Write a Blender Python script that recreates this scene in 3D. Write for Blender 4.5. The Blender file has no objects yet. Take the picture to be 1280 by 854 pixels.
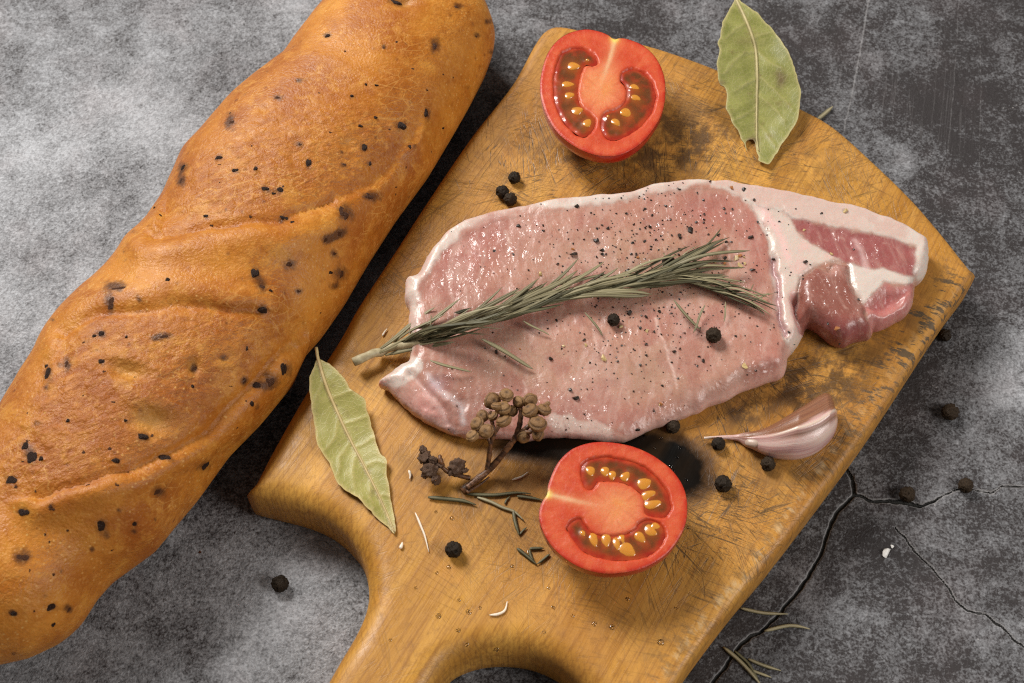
import bpy, bmesh, math, random
import numpy as np
from mathutils import Vector, Matrix, noise as mnoise
from mathutils.geometry import delaunay_2d_cdt
from mathutils.bvhtree import BVHTree

random.seed(7)
RNG = np.random.default_rng(11)
SC = bpy.context.scene
COL = SC.collection

# ---------------------------------------------------------------- camera, light, exposure
TILT, DIST, LENS = math.radians(30.0), 0.50, 50.0
cam_data = bpy.data.cameras.new('camera')
cam_data.lens = LENS
cam_data.sensor_width = 36.0
cam_data.clip_start = 0.01
cam_data.clip_end = 20.0
cam = bpy.data.objects.new('camera', cam_data)
cam.location = (0, -DIST * math.sin(TILT), DIST * math.cos(TILT))
cam.rotation_euler = (TILT, 0, 0)
COL.objects.link(cam)
SC.camera = cam
cam_data.dof.use_dof = True
cam_data.dof.focus_distance = 0.475
cam_data.dof.aperture_fstop = 20.0

world = bpy.data.worlds.new('World')
SC.world = world
world.use_nodes = True
bg = world.node_tree.nodes['Background']
bg.inputs[0].default_value = (1.0, 0.98, 0.95, 1)
bg.inputs[1].default_value = 0.15


def area(name, loc, target, sx, sy, watts, color):
    l = bpy.data.lights.new(name, 'AREA')
    l.shape = 'RECTANGLE'
    l.size, l.size_y, l.energy, l.color = sx, sy, watts, color
    o = bpy.data.objects.new(name, l)
    o.location = loc
    o.rotation_euler = (Vector(target) - Vector(loc)).to_track_quat('-Z', 'Y').to_euler()
    COL.objects.link(o)
    return o


area('key_softbox', (-0.70, 0.80, 1.02), (-0.03, 0.0, 0.0), 0.50, 0.54, 31.0, (1.0, 0.97, 0.93))
area('fill_softbox', (0.86, -0.40, 0.70), (0.05, 0.0, 0.0), 0.44, 0.44, 8.3, (1.0, 0.96, 0.92))

SC.view_settings.view_transform = 'Standard'
SC.view_settings.look = 'None'
SC.view_settings.exposure = 0.0
SC.view_settings.gamma = 1.0
SC.render.engine = 'CYCLES'
SC.cycles.use_denoising = False
SC.cycles.filter_width = 1.15
SC.cycles.max_bounces = 8
SC.cycles.caustics_reflective = False
SC.cycles.caustics_refractive = True
SC.cycles.blur_glossy = 0.5
SC.cycles.sample_clamp_indirect = 4.0

# ---------------------------------------------------------------- camera geometry: photo point -> place on a level plane
EYE = np.array([0, -DIST * math.sin(TILT), DIST * math.cos(TILT)])
UP = np.array([0, math.cos(TILT), math.sin(TILT)])
FWD = np.array([0, math.sin(TILT), -math.cos(TILT)])
K = 36.0 / LENS / 1280.0
T = 0.022                                   # board thickness


def ray(px, py):
    return np.array([1.0, 0, 0]) * ((px - 640) * K) + UP * ((427 - py) * K) + FWD


def P(px, py, z=0.0):
    d = ray(px, py)
    return EYE + d * ((z - EYE[2]) / d[2])


def PP(pts, z=0.0):
    return np.array([P(p[0], p[1], p[2] if len(p) > 2 else z) for p in pts])


def proj(v):
    v = np.asarray(v, float) - EYE
    dep = v @ FWD
    return np.stack([640 + v[:, 0] / dep / K, 427 - (v @ UP) / dep / K], 1)


def zoomed(pts, scale, ox, oy):
    return [(ox + p[0] / scale, oy + p[1] / scale) + tuple(p[2:]) for p in pts]


# ---------------------------------------------------------------- numeric helpers
def catmull(pts, step, closed=True):
    """evenly spaced smooth curve through pts (N,k)"""
    p = np.asarray(pts, float)
    n = len(p)
    out = []
    for i in range(n if closed else n - 1):
        if closed:
            a, b, c, d = p[(i - 1) % n], p[i], p[(i + 1) % n], p[(i + 2) % n]
        else:
            a, b, c, d = p[max(i - 1, 0)], p[i], p[i + 1], p[min(i + 2, n - 1)]
        for t in np.linspace(0, 1, 12, endpoint=False):
            out.append(0.5 * ((2 * b) + (c - a) * t + (2 * a - 5 * b + 4 * c - d) * t * t + (3 * b - a - 3 * c + d) * t ** 3))
    if not closed:
        out.append(p[-1])
    q = np.array(out)
    if closed:
        q = np.vstack([q, q[:1]])
    s = np.concatenate([[0], np.cumsum(np.linalg.norm(np.diff(q[:, :2], axis=0), axis=1))])
    m = max(4, int(round(s[-1] / step)))
    u = np.linspace(0, s[-1], m + 1)
    r = np.stack([np.interp(u, s, q[:, k]) for k in range(q.shape[1])], 1)
    return r[:-1] if closed else r


def dist_line(pts, line, closed=False):
    pts = np.asarray(pts, float)
    l = np.asarray(line, float)
    if closed:
        l = np.vstack([l, l[:1]])
    best = np.full(len(pts), 1e9)
    for i in range(len(l) - 1):
        a, b = l[i, :2], l[i + 1, :2]
        ab = b - a
        t = np.clip(((pts - a) @ ab) / max(ab @ ab, 1e-12), 0, 1)
        best = np.minimum(best, np.linalg.norm(pts - a - t[:, None] * ab, axis=1))
    return best


def inside(pts, poly):
    pts = np.asarray(pts, float)
    p = np.asarray(poly, float)
    res = np.zeros(len(pts), bool)
    j = len(p) - 1
    for i in range(len(p)):
        yi, yj = p[i, 1], p[j, 1]
        c = (yi > pts[:, 1]) != (yj > pts[:, 1])
        xx = (p[j, 0] - p[i, 0]) * (pts[:, 1] - yi) / (yj - yi if yj != yi else 1e-9) + p[i, 0]
        res ^= c & (pts[:, 0] < xx)
        j = i
    return res


def sd(pts, poly):
    """signed distance, positive inside"""
    d = dist_line(pts, poly, True)
    return np.where(inside(pts, poly), d, -d)


def sstep(x, a, b):
    t = np.clip((x - a) / (b - a), 0, 1)
    return t * t * (3 - 2 * t)


def vnoise(x, y, seed=0):
    xi, yi = np.floor(x).astype(np.int64), np.floor(y).astype(np.int64)
    fx, fy = x - xi, y - yi

    def h(a, b):
        n = (a * 374761393 + b * 668265263 + seed * 1274126177) & 0xFFFFFFFF
        n = ((n ^ (n >> 13)) * 1274126177) & 0xFFFFFFFF
        return ((n ^ (n >> 16)) & 0xFFFF) / 65535.0
    u, v = fx * fx * (3 - 2 * fx), fy * fy * (3 - 2 * fy)
    return (h(xi, yi) * (1 - u) + h(xi + 1, yi) * u) * (1 - v) + (h(xi, yi + 1) * (1 - u) + h(xi + 1, yi + 1) * u) * v


def fbm(q, scale, seed=0, oct=4):
    r, a, tot = 0, 1.0, 0
    x, y = q[:, 0] / scale, q[:, 1] / scale
    for o in range(oct):
        r = r + a * vnoise(x + 17.3 * o, y - 9.1 * o, seed + o)
        tot += a
        x, y, a = x * 2.03, y * 2.03, a * 0.5
    return r / tot - 0.5


def blobs(q, items):
    """items: x, y, rx, ry, angle(deg), weight"""
    out = np.zeros(len(q))
    for x, y, rx, ry, an, w in items:
        c, s = math.cos(math.radians(an)), math.sin(math.radians(an))
        dx, dy = q[:, 0] - x, q[:, 1] - y
        out += w * np.exp(-(((dx * c + dy * s) / rx) ** 2 + ((-dx * s + dy * c) / ry) ** 2))
    return out


def cdt(outline, spacing, insets=()):
    """triangulated region in mm: outline first, then inset rings, then a jittered grid; returns 2D verts and triangles"""
    o = np.asarray(outline, float)
    nrm = np.roll(o, -1, 0) - np.roll(o, 1, 0)
    nrm = np.stack([-nrm[:, 1], nrm[:, 0]], 1)
    nrm /= np.linalg.norm(nrm, axis=1)[:, None] + 1e-12
    area2 = np.sum(o[:, 0] * np.roll(o[:, 1], -1) - np.roll(o[:, 0], -1) * o[:, 1])
    if area2 < 0:
        nrm = -nrm
    pts = [o]
    last = 0
    for d in insets:
        r = o + nrm * d
        dd = dist_line(r, o, True)
        pts.append(r[inside(r, o) & (dd > d * 0.93)])
        last = d
    x0, y0 = o.min(0)
    x1, y1 = o.max(0)
    gx, gy = np.meshgrid(np.arange(x0, x1, spacing), np.arange(y0, y1, spacing * 0.866))
    gx[1::2] += spacing * 0.5
    g = np.stack([gx.ravel(), gy.ravel()], 1)
    g += RNG.uniform(-0.12, 0.12, g.shape) * spacing
    g = g[inside(g, o)]
    g = g[dist_line(g, o, True) > last + spacing * 0.55]
    pts.append(g)
    allp = np.vstack(pts)
    n = len(o)
    vc = [Vector((float(a), float(b))) for a, b in allp]
    res = delaunay_2d_cdt(vc, [], [list(range(n))], 1, 1e-6, True)
    v2, faces, ov = res[0], res[2], res[3]
    v2 = np.array([(v.x, v.y) for v in v2])
    tri = np.array(faces)
    keep = inside(v2[tri].mean(1), o)
    faces = [f for f, k in zip(faces, keep) if k]
    order = np.full(n, -1)
    for i, src in enumerate(ov):
        for s in src:
            if s < n:
                order[s] = i
    return v2, [tuple(f) for f in faces], order


# ---------------------------------------------------------------- object helpers
def make_mesh(name, verts, faces, mat=None, smooth=True, attrs=None, colors=None, normals=None):
    me = bpy.data.meshes.new(name)
    me.from_pydata([tuple(map(float, v)) for v in verts], [], faces)
    me.update()
    if smooth:
        me.polygons.foreach_set('use_smooth', [True] * len(me.polygons))
    for k, v in (attrs or {}).items():
        a = me.attributes.new(k, 'FLOAT', 'POINT')
        a.data.foreach_set('value', np.asarray(v, np.float32))
    for k, v in (colors or {}).items():
        a = me.attributes.new(k, 'FLOAT_COLOR', 'POINT')
        c = np.ones((len(v), 4), np.float32)
        c[:, :3] = v
        a.data.foreach_set('color', c.ravel())
    if mat:
        me.materials.append(mat)
    if normals is not None:
        me.normals_split_custom_set_from_vertices([tuple(map(float, n)) for n in normals])
    return me


def link(name, me, parent=None, loc=(0, 0, 0)):
    o = bpy.data.objects.new(name, me)
    o.location = loc
    COL.objects.link(o)
    if parent is not None:
        o.parent = parent
    return o


def tag(o, label=None, cat=None, group=None, kind=None):
    if label:
        o['label'] = label
    if cat:
        o['category'] = cat
    if group:
        o['group'] = group
    if kind:
        o['kind'] = kind
    return o


def thing(name, loc, label, cat, group=None):
    o = bpy.data.objects.new(name, None)
    o.empty_display_size = 0.01
    o.location = tuple(map(float, loc))
    COL.objects.link(o)
    return tag(o, label, cat, group)


def part(name, verts, faces, mat, parent, **kw):
    """a part given in world coordinates under a thing whose origin is its base"""
    v = np.asarray(verts, float)
    off = np.array(parent.location)
    if parent.parent is not None:
        off = off + np.array(parent.parent.location)
    return link(name, make_mesh(name, v - off, faces, mat, **kw), parent)


def single(name, verts, faces, mat, base, label, cat, group=None, **kw):
    v = np.asarray(verts, float) - np.asarray(base, float)
    return tag(link(name, make_mesh(name, v, faces, mat, **kw), None, tuple(map(float, base))), label, cat, group)


def tube(path, radii, n=8, flat=1.0, up=(0, 0, 1)):
    """swept tube; flat = height/width ratio of the section"""
    p = np.asarray(path, float)
    m = len(p)
    r = np.broadcast_to(np.asarray(radii, float), (m,))
    verts, faces = [], []
    for i in range(m):
        t = p[min(i + 1, m - 1)] - p[max(i - 1, 0)]
        t /= np.linalg.norm(t) + 1e-12
        s = np.cross(t, np.asarray(up, float))
        s /= np.linalg.norm(s) + 1e-12
        u = np.cross(s, t)
        for k in range(n):
            a = 2 * math.pi * k / n
            verts.append(p[i] + s * math.cos(a) * r[i] + u * math.sin(a) * r[i] * flat)
    for i in range(m - 1):
        for k in range(n):
            faces.append((i * n + k, i * n + (k + 1) % n, (i + 1) * n + (k + 1) % n, (i + 1) * n + k))
    faces.append(tuple(range(n - 1, -1, -1)))
    faces.append(tuple((m - 1) * n + k for k in range(n)))
    return np.array(verts), faces


def smooth_path(pts, n):
    p = np.asarray(pts, float)
    q = catmull(p, 1e-9 + np.sum(np.linalg.norm(np.diff(p, axis=0), axis=1)) / n, False) if len(p) > 2 else np.linspace(p[0], p[-1], n)
    return q


def ico(subdiv):
    bm = bmesh.new()
    bmesh.ops.create_icosphere(bm, subdivisions=subdiv, radius=1.0)
    v = np.array([x.co[:] for x in bm.verts])
    f = [tuple(x.index for x in fc.verts) for fc in bm.faces]
    bm.free()
    return v, f


def vertex_normals(verts, faces):
    v = np.asarray(verts, float)
    n = np.zeros_like(v)
    for f in faces:
        a = v[f[0]]
        for i in range(1, len(f) - 1):
            c = np.cross(v[f[i]] - a, v[f[i + 1]] - a)
            for k in (f[0], f[i], f[i + 1]):
                n[k] += c
    return n / (np.linalg.norm(n, axis=1)[:, None] + 1e-15)


def bvh(verts, faces):
    return BVHTree.FromPolygons([Vector(map(float, v)) for v in verts], faces)


def hit(px, py, trees):
    """where the surfaces in trees lie at a photo point: position and normal"""
    d = ray(px, py)
    d = Vector(d / np.linalg.norm(d))
    best = None
    for t in trees:
        loc, nor, _i, dist = t.ray_cast(Vector(EYE), d)
        if loc is not None and (best is None or dist < best[2]):
            best = (loc, nor, dist)
    if best is None:
        return Vector(P(px, py, 0)), Vector((0, 0, 1))
    n = best[1]
    if n.dot(d) > 0:
        n = -n
    return best[0], n


# ---------------------------------------------------------------- material helper
class Mat:
    def __init__(self, name):
        self.m = bpy.data.materials.new(name)
        self.m.use_nodes = True
        self.nt = self.m.node_tree
        self.b = self.nt.nodes['Principled BSDF']
        self._co = None

    def _set(self, sock, v):
        if hasattr(v, 'is_linked') or isinstance(v, bpy.types.NodeSocket):
            self.nt.links.new(v, sock)
        elif isinstance(v, (tuple, list)):
            if len(v) == 3 and sock.type == 'RGBA':
                v = (*v, 1.0)
            sock.default_value = v
        else:
            sock.default_value = v

    def node(self, typ, ins=None, **props):
        n = self.nt.nodes.new(typ)
        for k, v in props.items():
            setattr(n, k, v)
        for k, v in (ins or {}).items():
            self._set(n.inputs[k], v)
        return n

    def co(self):
        if self._co is None:
            self._co = self.node('ShaderNodeTexCoord').outputs['Object']
        return self._co

    def mapping(self, rot=0.0, scale=(1, 1, 1), loc=(0, 0, 0), vec=None):
        # rotate first, then scale (two mapping nodes, so stretched patterns run along the rotated axis)
        r = self.node('ShaderNodeMapping', {'Vector': vec or self.co(), 'Rotation': (0, 0, rot), 'Location': loc})
        return self.node('ShaderNodeMapping', {'Vector': r.outputs[0], 'Scale': scale}).outputs[0]

    def noise(self, scale, detail=4.0, rough=0.55, dist=0.0, vec=None):
        n = self.node('ShaderNodeTexNoise', {'Vector': vec or self.co(), 'Scale': scale, 'Detail': detail, 'Roughness': rough, 'Distortion': dist})
        return n.outputs['Fac']

    def voronoi(self, scale, vec=None, feature='F1', out='Distance', rnd=1.0):
        return self.node('ShaderNodeTexVoronoi', {'Vector': vec or self.co(), 'Scale': scale, 'Randomness': rnd}, feature=feature).outputs[out]

    def attr(self, name, out='Fac'):
        return self.node('ShaderNodeAttribute', attribute_name=name).outputs[out]

    def math(self, op, a, b=0.0, clamp=False):
        return self.node('ShaderNodeMath', {0: a, 1: b}, operation=op, use_clamp=clamp).outputs[0]

    def map(self, v, a, b, c=0.0, d=1.0):
        return self.node('ShaderNodeMapRange', {'Value': v, 'From Min': a, 'From Max': b, 'To Min': c, 'To Max': d}, interpolation_type='SMOOTHSTEP').outputs[0]

    def mix(self, f, a, b, mode='MIX'):
        n = self.node('ShaderNodeMix', data_type='RGBA', blend_type=mode, clamp_factor=True)
        self._set(n.inputs[0], f)
        self._set(n.inputs[6], a)
        self._set(n.inputs[7], b)
        return n.outputs[2]

    def bump(self, h, strength=0.5, dist=0.001, normal=None):
        ins = {'Height': h, 'Strength': strength, 'Distance': dist}
        if normal is not None:
            ins['Normal'] = normal
        return self.node('ShaderNodeBump', ins).outputs[0]

    def set(self, **kw):
        names = dict(color='Base Color', rough='Roughness', normal='Normal', spec='Specular IOR Level', coat='Coat Weight', coat_rough='Coat Roughness',
                     sss='Subsurface Weight', sss_radius='Subsurface Radius', sss_scale='Subsurface Scale', trans='Transmission Weight', ior='IOR', coat_normal='Coat Normal', sheen='Sheen Weight')
        for k, v in kw.items():
            self._set(self.b.inputs[names[k]], v)
        return self.m


# ================================================================ TABLE SURFACE
def table_material():
    g = Mat('mottled_concrete')
    pale, crack, line = g.attr('pale'), g.attr('crack'), g.attr('scuff')
    n1 = g.noise(17, 6, 0.62, 0.3)
    n2 = g.noise(80, 5, 0.68, 0.9)
    n3 = g.noise(620, 3, 0.62, 0.6)
    n4 = g.noise(1300, 2, 0.6)
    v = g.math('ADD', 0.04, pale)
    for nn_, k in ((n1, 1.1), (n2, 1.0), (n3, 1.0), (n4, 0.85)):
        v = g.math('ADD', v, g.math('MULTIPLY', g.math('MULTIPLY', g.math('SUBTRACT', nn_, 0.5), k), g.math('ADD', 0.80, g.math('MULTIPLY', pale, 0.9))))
    f = g.math('MAXIMUM', g.math('MINIMUM', v, 1.0), 0.0)
    c = g.mix(f, (0.030, 0.0255, 0.0255), (0.455, 0.465, 0.485))
    # warm violet cast in the dark mottling
    c = g.mix(g.map(g.noise(40, 3), 0.45, 0.7, 0.0, 0.35), c, g.mix(f, (0.046, 0.034, 0.034), (0.42, 0.385, 0.39)))
    # light mineral specks and dark pinholes
    sp = g.map(g.voronoi(330), 0.0, 0.16, 1.0, 0.0)
    spm = g.math('MULTIPLY', sp, g.map(g.noise(60, 3), 0.54, 0.68))
    c = g.mix(g.math('MULTIPLY', spm, 0.55), c, (0.5, 0.48, 0.47))
    vec = g.mapping(rot=math.radians(12), scale=(260, 9, 1))
    sc = g.map(g.math('ABSOLUTE', g.math('SUBTRACT', g.noise(1.0, 3, 0.5, 0, vec), 0.5)), 0.0, 0.018, 1.0, 0.0)
    scm = g.math('MULTIPLY', sc, g.math('MULTIPLY', g.map(g.noise(14, 2), 0.5, 0.62), 0.10))
    c = g.mix(scm, c, (0.36, 0.34, 0.34))
    cw = g.math('ADD', crack, g.math('MULTIPLY', g.math('SUBTRACT', g.noise(600, 3), 0.5), 1.5))
    lip = g.math('MULTIPLY', g.map(cw, -2.0, -0.4), g.map(cw, 0.0, 0.8, 1.0, 0.0))
    c = g.mix(g.math('MULTIPLY', lip, 0.35), c, (0.42, 0.40, 0.39))
    ck = g.map(cw, -0.3, 0.7)
    c = g.mix(ck, c, (0.016, 0.015, 0.013))
    lw = g.math('ADD', line, g.math('MULTIPLY', g.math('SUBTRACT', n3, 0.5), 1.5))
    c = g.mix(g.map(lw, -0.6, 0.8, 0.0, 0.4), c, (0.34, 0.33, 0.33))
    grain = g.math('ADD', g.noise(560, 3, 0.6, 0.8), g.math('MULTIPLY', n4, 0.4))
    h = g.math('SUBTRACT', grain, g.math('MULTIPLY', ck, 1.6))
    nrm = g.bump(h, 0.85, 0.0006)
    return g.set(color=c, rough=g.map(n2, 0.3, 0.7, 0.62, 0.8), normal=nrm, spec=0.3)


CRACKS = [
    (2.3, zoomed([(508, 55), (525, 95), (540, 130), (545, 170), (520, 195), (490, 230), (465, 270), (450, 310), (435, 360), (405, 420), (370, 480), (330, 540), (290, 580), (240, 630), (215, 665), (180, 680), (140, 720), (115, 745), (80, 790), (35, 850), (10, 890)], 2.905, 880, 560)),
    (1.8, zoomed([(545, 172), (590, 190), (640, 198), (720, 195), (790, 208), (840, 195)], 2.905, 880, 560)),
    (1.1, zoomed([(840, 195), (880, 170), (920, 155), (980, 155), (1040, 160), (1090, 135), (1160, 140)], 2.905, 880, 560)),
    (1.25, zoomed([(700, 290), (740, 340), (790, 400), (830, 440), (850, 470), (890, 510), (910, 550), (950, 580), (1010, 600), (1060, 640), (1120, 685), (1162, 720), (1240, 800)], 2.905, 880, 560)),
]


def build_table():
    fine_x = np.concatenate([np.arange(-0.235, 0.052, 0.0014), np.arange(0.052, 0.215, 0.0005), np.arange(0.2155, 0.236, 0.0014)])
    fine_y = np.concatenate([np.arange(-0.180, 0.03, 0.0005), np.arange(0.031, 0.236, 0.0014)])
    xs = np.concatenate([[-1.2, -0.8, -0.5, -0.35, -0.27], fine_x, [0.27, 0.35, 0.5, 0.8, 1.2]])
    ys = np.concatenate([[-1.2, -0.8, -0.5, -0.35, -0.22], fine_y, [0.27, 0.35, 0.5, 0.8, 1.2]])
    gx, gy = np.meshgrid(xs, ys)
    v = np.stack([gx.ravel(), gy.ravel(), np.zeros(gx.size)], 1)
    nx, ny = len(xs), len(ys)
    i = np.arange(nx * ny).reshape(ny, nx)
    faces = np.stack([i[:-1, :-1].ravel(), i[:-1, 1:].ravel(), i[1:, 1:].ravel(), i[1:, :-1].ravel()], 1)
    near = (np.abs(v[:, 0]) < 0.3) & (v[:, 1] > -0.25) & (v[:, 1] < 0.3)
    q = np.full((len(v), 2), -4000.0)
    q[near] = proj(v[near])
    wob = np.stack([fbm(q, 22, 3, 3), fbm(q, 22, 9, 3)], 1) * 9.0
    crack = np.full(len(v), -6.0)
    for w, l in CRACKS:
        sel = near & (q[:, 0] > 780)
        d = np.full(len(v), 99.0)
        d[sel] = dist_line((q + wob)[sel], l)
        crack = np.maximum(crack, np.clip(w - d, -6, 6))
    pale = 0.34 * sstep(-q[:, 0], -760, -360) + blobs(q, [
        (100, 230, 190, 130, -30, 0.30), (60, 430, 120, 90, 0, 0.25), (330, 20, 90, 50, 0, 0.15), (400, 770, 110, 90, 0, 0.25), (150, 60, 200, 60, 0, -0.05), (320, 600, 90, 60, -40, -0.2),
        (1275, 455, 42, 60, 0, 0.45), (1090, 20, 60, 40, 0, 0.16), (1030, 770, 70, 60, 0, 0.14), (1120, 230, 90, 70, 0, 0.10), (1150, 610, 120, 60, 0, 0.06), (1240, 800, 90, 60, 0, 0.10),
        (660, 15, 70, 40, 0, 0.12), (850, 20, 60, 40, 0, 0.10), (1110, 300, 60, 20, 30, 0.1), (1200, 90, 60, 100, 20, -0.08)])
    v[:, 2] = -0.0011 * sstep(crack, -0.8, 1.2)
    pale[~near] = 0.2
    scuff = np.full(len(v), -6.0)
    for w, l in [(1.0, [(1090, -30), (1080, 40), (1068, 100), (1055, 165)]), (0.6, [(1000, 500), (1010, 470)]), (0.4, [(1200, -20), (1192, 120), (1180, 230)]),
                 (0.3, [(1225, 40), (1226, 130), (1222, 260)]), (0.6, [(1140, 270), (1160, 262), (1200, 275)]), (0.4, [(1165, 250), (1220, 245), (1240, 262)])]:
        scuff = np.maximum(scuff, np.clip(w - dist_line(q + wob * 0.3, l), -6, 6))
    scuff[~near] = -6
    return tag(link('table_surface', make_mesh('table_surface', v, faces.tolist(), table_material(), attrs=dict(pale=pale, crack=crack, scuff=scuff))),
               'mottled grey cracked concrete table top under everything', None, None, 'structure')


build_table()

# ================================================================ CUTTING BOARD
FAR, NEAR = T - 0.003, 0.003
BOARD = [(683, 40, FAR), (668, 58, FAR), (640, 108, FAR), (590, 172, FAR), (540, 245, FAR), (490, 322, FAR), (430, 412, FAR), (380, 490, FAR), (340, 560, FAR), (318, 602, FAR),
         (316, 640, NEAR), (348, 650, NEAR), (386, 660, NEAR), (417, 674, NEAR), (441, 694, NEAR), (457, 718, NEAR), (465, 752, NEAR), (463, 780, NEAR), (451, 810, NEAR), (427, 851, NEAR), (404, 895, NEAR), (384, 950, NEAR),
         (376, 1010, NEAR), (390, 1062, NEAR), (432, 1080, NEAR), (474, 1060, NEAR), (500, 1000, NEAR), (522, 930, NEAR), (543, 882, NEAR), (562, 853, NEAR), (586, 840, NEAR), (612, 834, NEAR), (644, 834, NEAR), (672, 840, NEAR), (697, 852, NEAR),
         (722, 872, NEAR), (745, 900, NEAR), (764, 926, NEAR), (785, 940, NEAR), (806, 928, NEAR), (850, 858, NEAR), (908, 780, NEAR), (960, 717, NEAR), (1040, 612, NEAR), (1090, 542, NEAR), (1165, 428, NEAR), (1200, 380, NEAR), (1211, 362, 0.010),
         (1216, 350, 0.016), (1214, 342, FAR), (1204, 330, FAR), (1178, 297, FAR), (1140, 253, FAR), (1092, 206, FAR), (1042, 162, FAR), (1000, 138, FAR), (945, 112, FAR), (890, 87, FAR), (815, 61, FAR), (745, 45, FAR), (703, 36, FAR)]


def board_material():
    g = Mat('worn_wood')
    A = math.radians(-60)
    warp = g.noise(9, 3)
    # growth rings: stretched noise along the board, banded
    gv = g.mapping(rot=A, scale=(4.5, 75, 40))
    gr = g.noise(1.0, 4, 0.55, 0.4, gv)
    fine = g.noise(1.0, 4, 0.7, 0.0, g.mapping(rot=A, scale=(40, 900, 500)))
    rings = g.node('ShaderNodeTexWave', {'Vector': g.mapping(rot=math.radians(-8), scale=(1, 1, 1)), 'Scale': 190.0, 'Distortion': 6.0, 'Detail': 2.0, 'Detail Scale': 0.6, 'Detail Roughness': 0.5},
                   wave_type='BANDS', bands_direction='X').outputs['Fac']
    c = g.mix(g.map(gr, 0.3, 0.7), (0.40, 0.178, 0.024), (0.62, 0.320, 0.058))
    c = g.mix(g.map(warp, 0.42, 0.66, 0.0, 0.5), c, (0.46, 0.20, 0.040))
    c = g.mix(g.math('MULTIPLY', g.map(fine, 0.42, 0.68), 0.60), c, (0.25, 0.095, 0.016))
    ringm = g.math('MULTIPLY', g.math('ADD', g.math('MULTIPLY', g.attr('side'), 0.22), 0.06), g.map(rings, 0.62, 0.95))
    c = g.mix(ringm, c, (0.22, 0.095, 0.022))
    c = g.mix(g.map(g.noise(330, 4, 0.7), 0.50, 0.72, 0.0, 0.45), c, (0.24, 0.10, 0.022))
    # oily orange blotches
    c = g.mix(g.map(g.noise(55, 4, 0.6), 0.55, 0.75, 0.0, 0.5), c, (0.55, 0.23, 0.035))
    grime, burn, edge, wear = g.attr('grime'), g.attr('burn'), g.attr('edge'), g.attr('scratch')
    # knife cuts: thin lines along several directions, broken up
    cuts, cutsum = None, None
    for i, (ang, lo, hi, acr, lon) in enumerate([(35, 0.47, 0.60, 330, 16), (-20, 0.50, 0.62, 420, 20), (75, 0.48, 0.62, 360, 18), (10, 0.5, 0.62, 520, 26), (-58, 0.5, 0.62, 380, 14), (52, 0.5, 0.6, 600, 24), (-38, 0.48, 0.60, 480, 18), (22, 0.48, 0.6, 560, 22), (88, 0.48, 0.6, 500, 20)]):
        vec = g.mapping(rot=math.radians(ang), scale=(lon, acr, 1), loc=(i * 1.37, i * 0.71, 0))
        n = g.noise(1.0, 1.5, 0.5, 0.0, vec)
        ln = g.map(g.math('ABSOLUTE', g.math('SUBTRACT', n, 0.5)), 0.0, 0.013, 1.0, 0.0)
        mk = g.map(g.noise(34, 2, 0.5, 0.0, g.mapping(loc=(i * 2.3, 1.0, 0))), lo, hi)
        ln = g.math('MULTIPLY', ln, mk)
        cutsum = ln if cutsum is None else g.math('MAXIMUM', cutsum, ln)
    cutm = g.math('MULTIPLY', cutsum, g.math('MINIMUM', g.math('ADD', g.math('MULTIPLY', wear, 0.95), -0.03), 0.9))
    c = g.mix(cutm, c, (0.060, 0.038, 0.018))
    # pale fibrous scratches in the chopped zone
    pv = g.noise(1.0, 2, 0.5, 0.0, g.mapping(rot=math.radians(-78), scale=(24, 700, 1)))
    pm = g.math('MULTIPLY', g.map(g.math('ABSOLUTE', g.math('SUBTRACT', pv, 0.5)), 0.0, 0.03, 1.0, 0.0), g.math('MULTIPLY', wear, 0.22))
    c = g.mix(pm, c, (0.58, 0.34, 0.11))
    # ground-in dark dirt
    gn = g.noise(150, 5, 0.7)
    gm = g.math('MULTIPLY', grime, g.map(gn, 0.36, 0.60))
    c = g.mix(g.math('MINIMUM', gm, 0.85), c, (0.075, 0.038, 0.014))
    # worn pale edge with dark nicks
    en = g.noise(1.0, 4, 0.65, 0.0, g.mapping(rot=math.radians(54), scale=(110, 420, 300)))
    c = g.mix(g.math('MULTIPLY', edge, g.map(en, 0.46, 0.62, 0.0, 0.6)), c, (0.60, 0.44, 0.24))
    en2 = g.noise(1.0, 4, 0.7, 0.0, g.mapping(rot=math.radians(20), scale=(150, 420, 200)))
    c = g.mix(g.math('MULTIPLY', g.attr('nick'), g.map(en2, 0.50, 0.60, 0.0, 0.85)), c, (0.055, 0.048, 0.035))
    # scorched wet patch
    halo = g.map(g.math('ADD', burn, g.math('MULTIPLY', g.math('SUBTRACT', g.noise(90, 5, 0.7), 0.5), 0.6)), 0.06, 0.55)
    c = g.mix(g.math('MULTIPLY', halo, 0.85), c, (0.075, 0.034, 0.012))
    bm = g.map(g.math('ADD', burn, g.math('MULTIPLY', g.math('SUBTRACT', g.noise(120, 5, 0.7), 0.5), 0.9)), 0.36, 0.92)
    c = g.mix(g.math('MULTIPLY', bm, g.map(gr, 0.3, 0.7, 1.0, 0.86)), c, (0.004, 0.0035, 0.003))
    h = g.math('ADD', g.math('MULTIPLY', fine, 0.35), g.math('MULTIPLY', g.math('MULTIPLY', cutm, g.math('SUBTRACT', 1.0, bm)), -0.6))
    h = g.math('ADD', h, g.math('MULTIPLY', g.noise(420, 3), 0.4))
    nrm = g.bump(h, 0.5, 0.0004)
    r = g.map(g.noise(90, 4), 0.3, 0.7, 0.36, 0.58)
    r = g.math('SUBTRACT', r, g.math('MULTIPLY', bm, 0.18))
    return g.set(color=c, rough=r, normal=nrm, spec=g.math('SUBTRACT', 0.40, g.math('MULTIPLY', bm, 0.26)))


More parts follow.
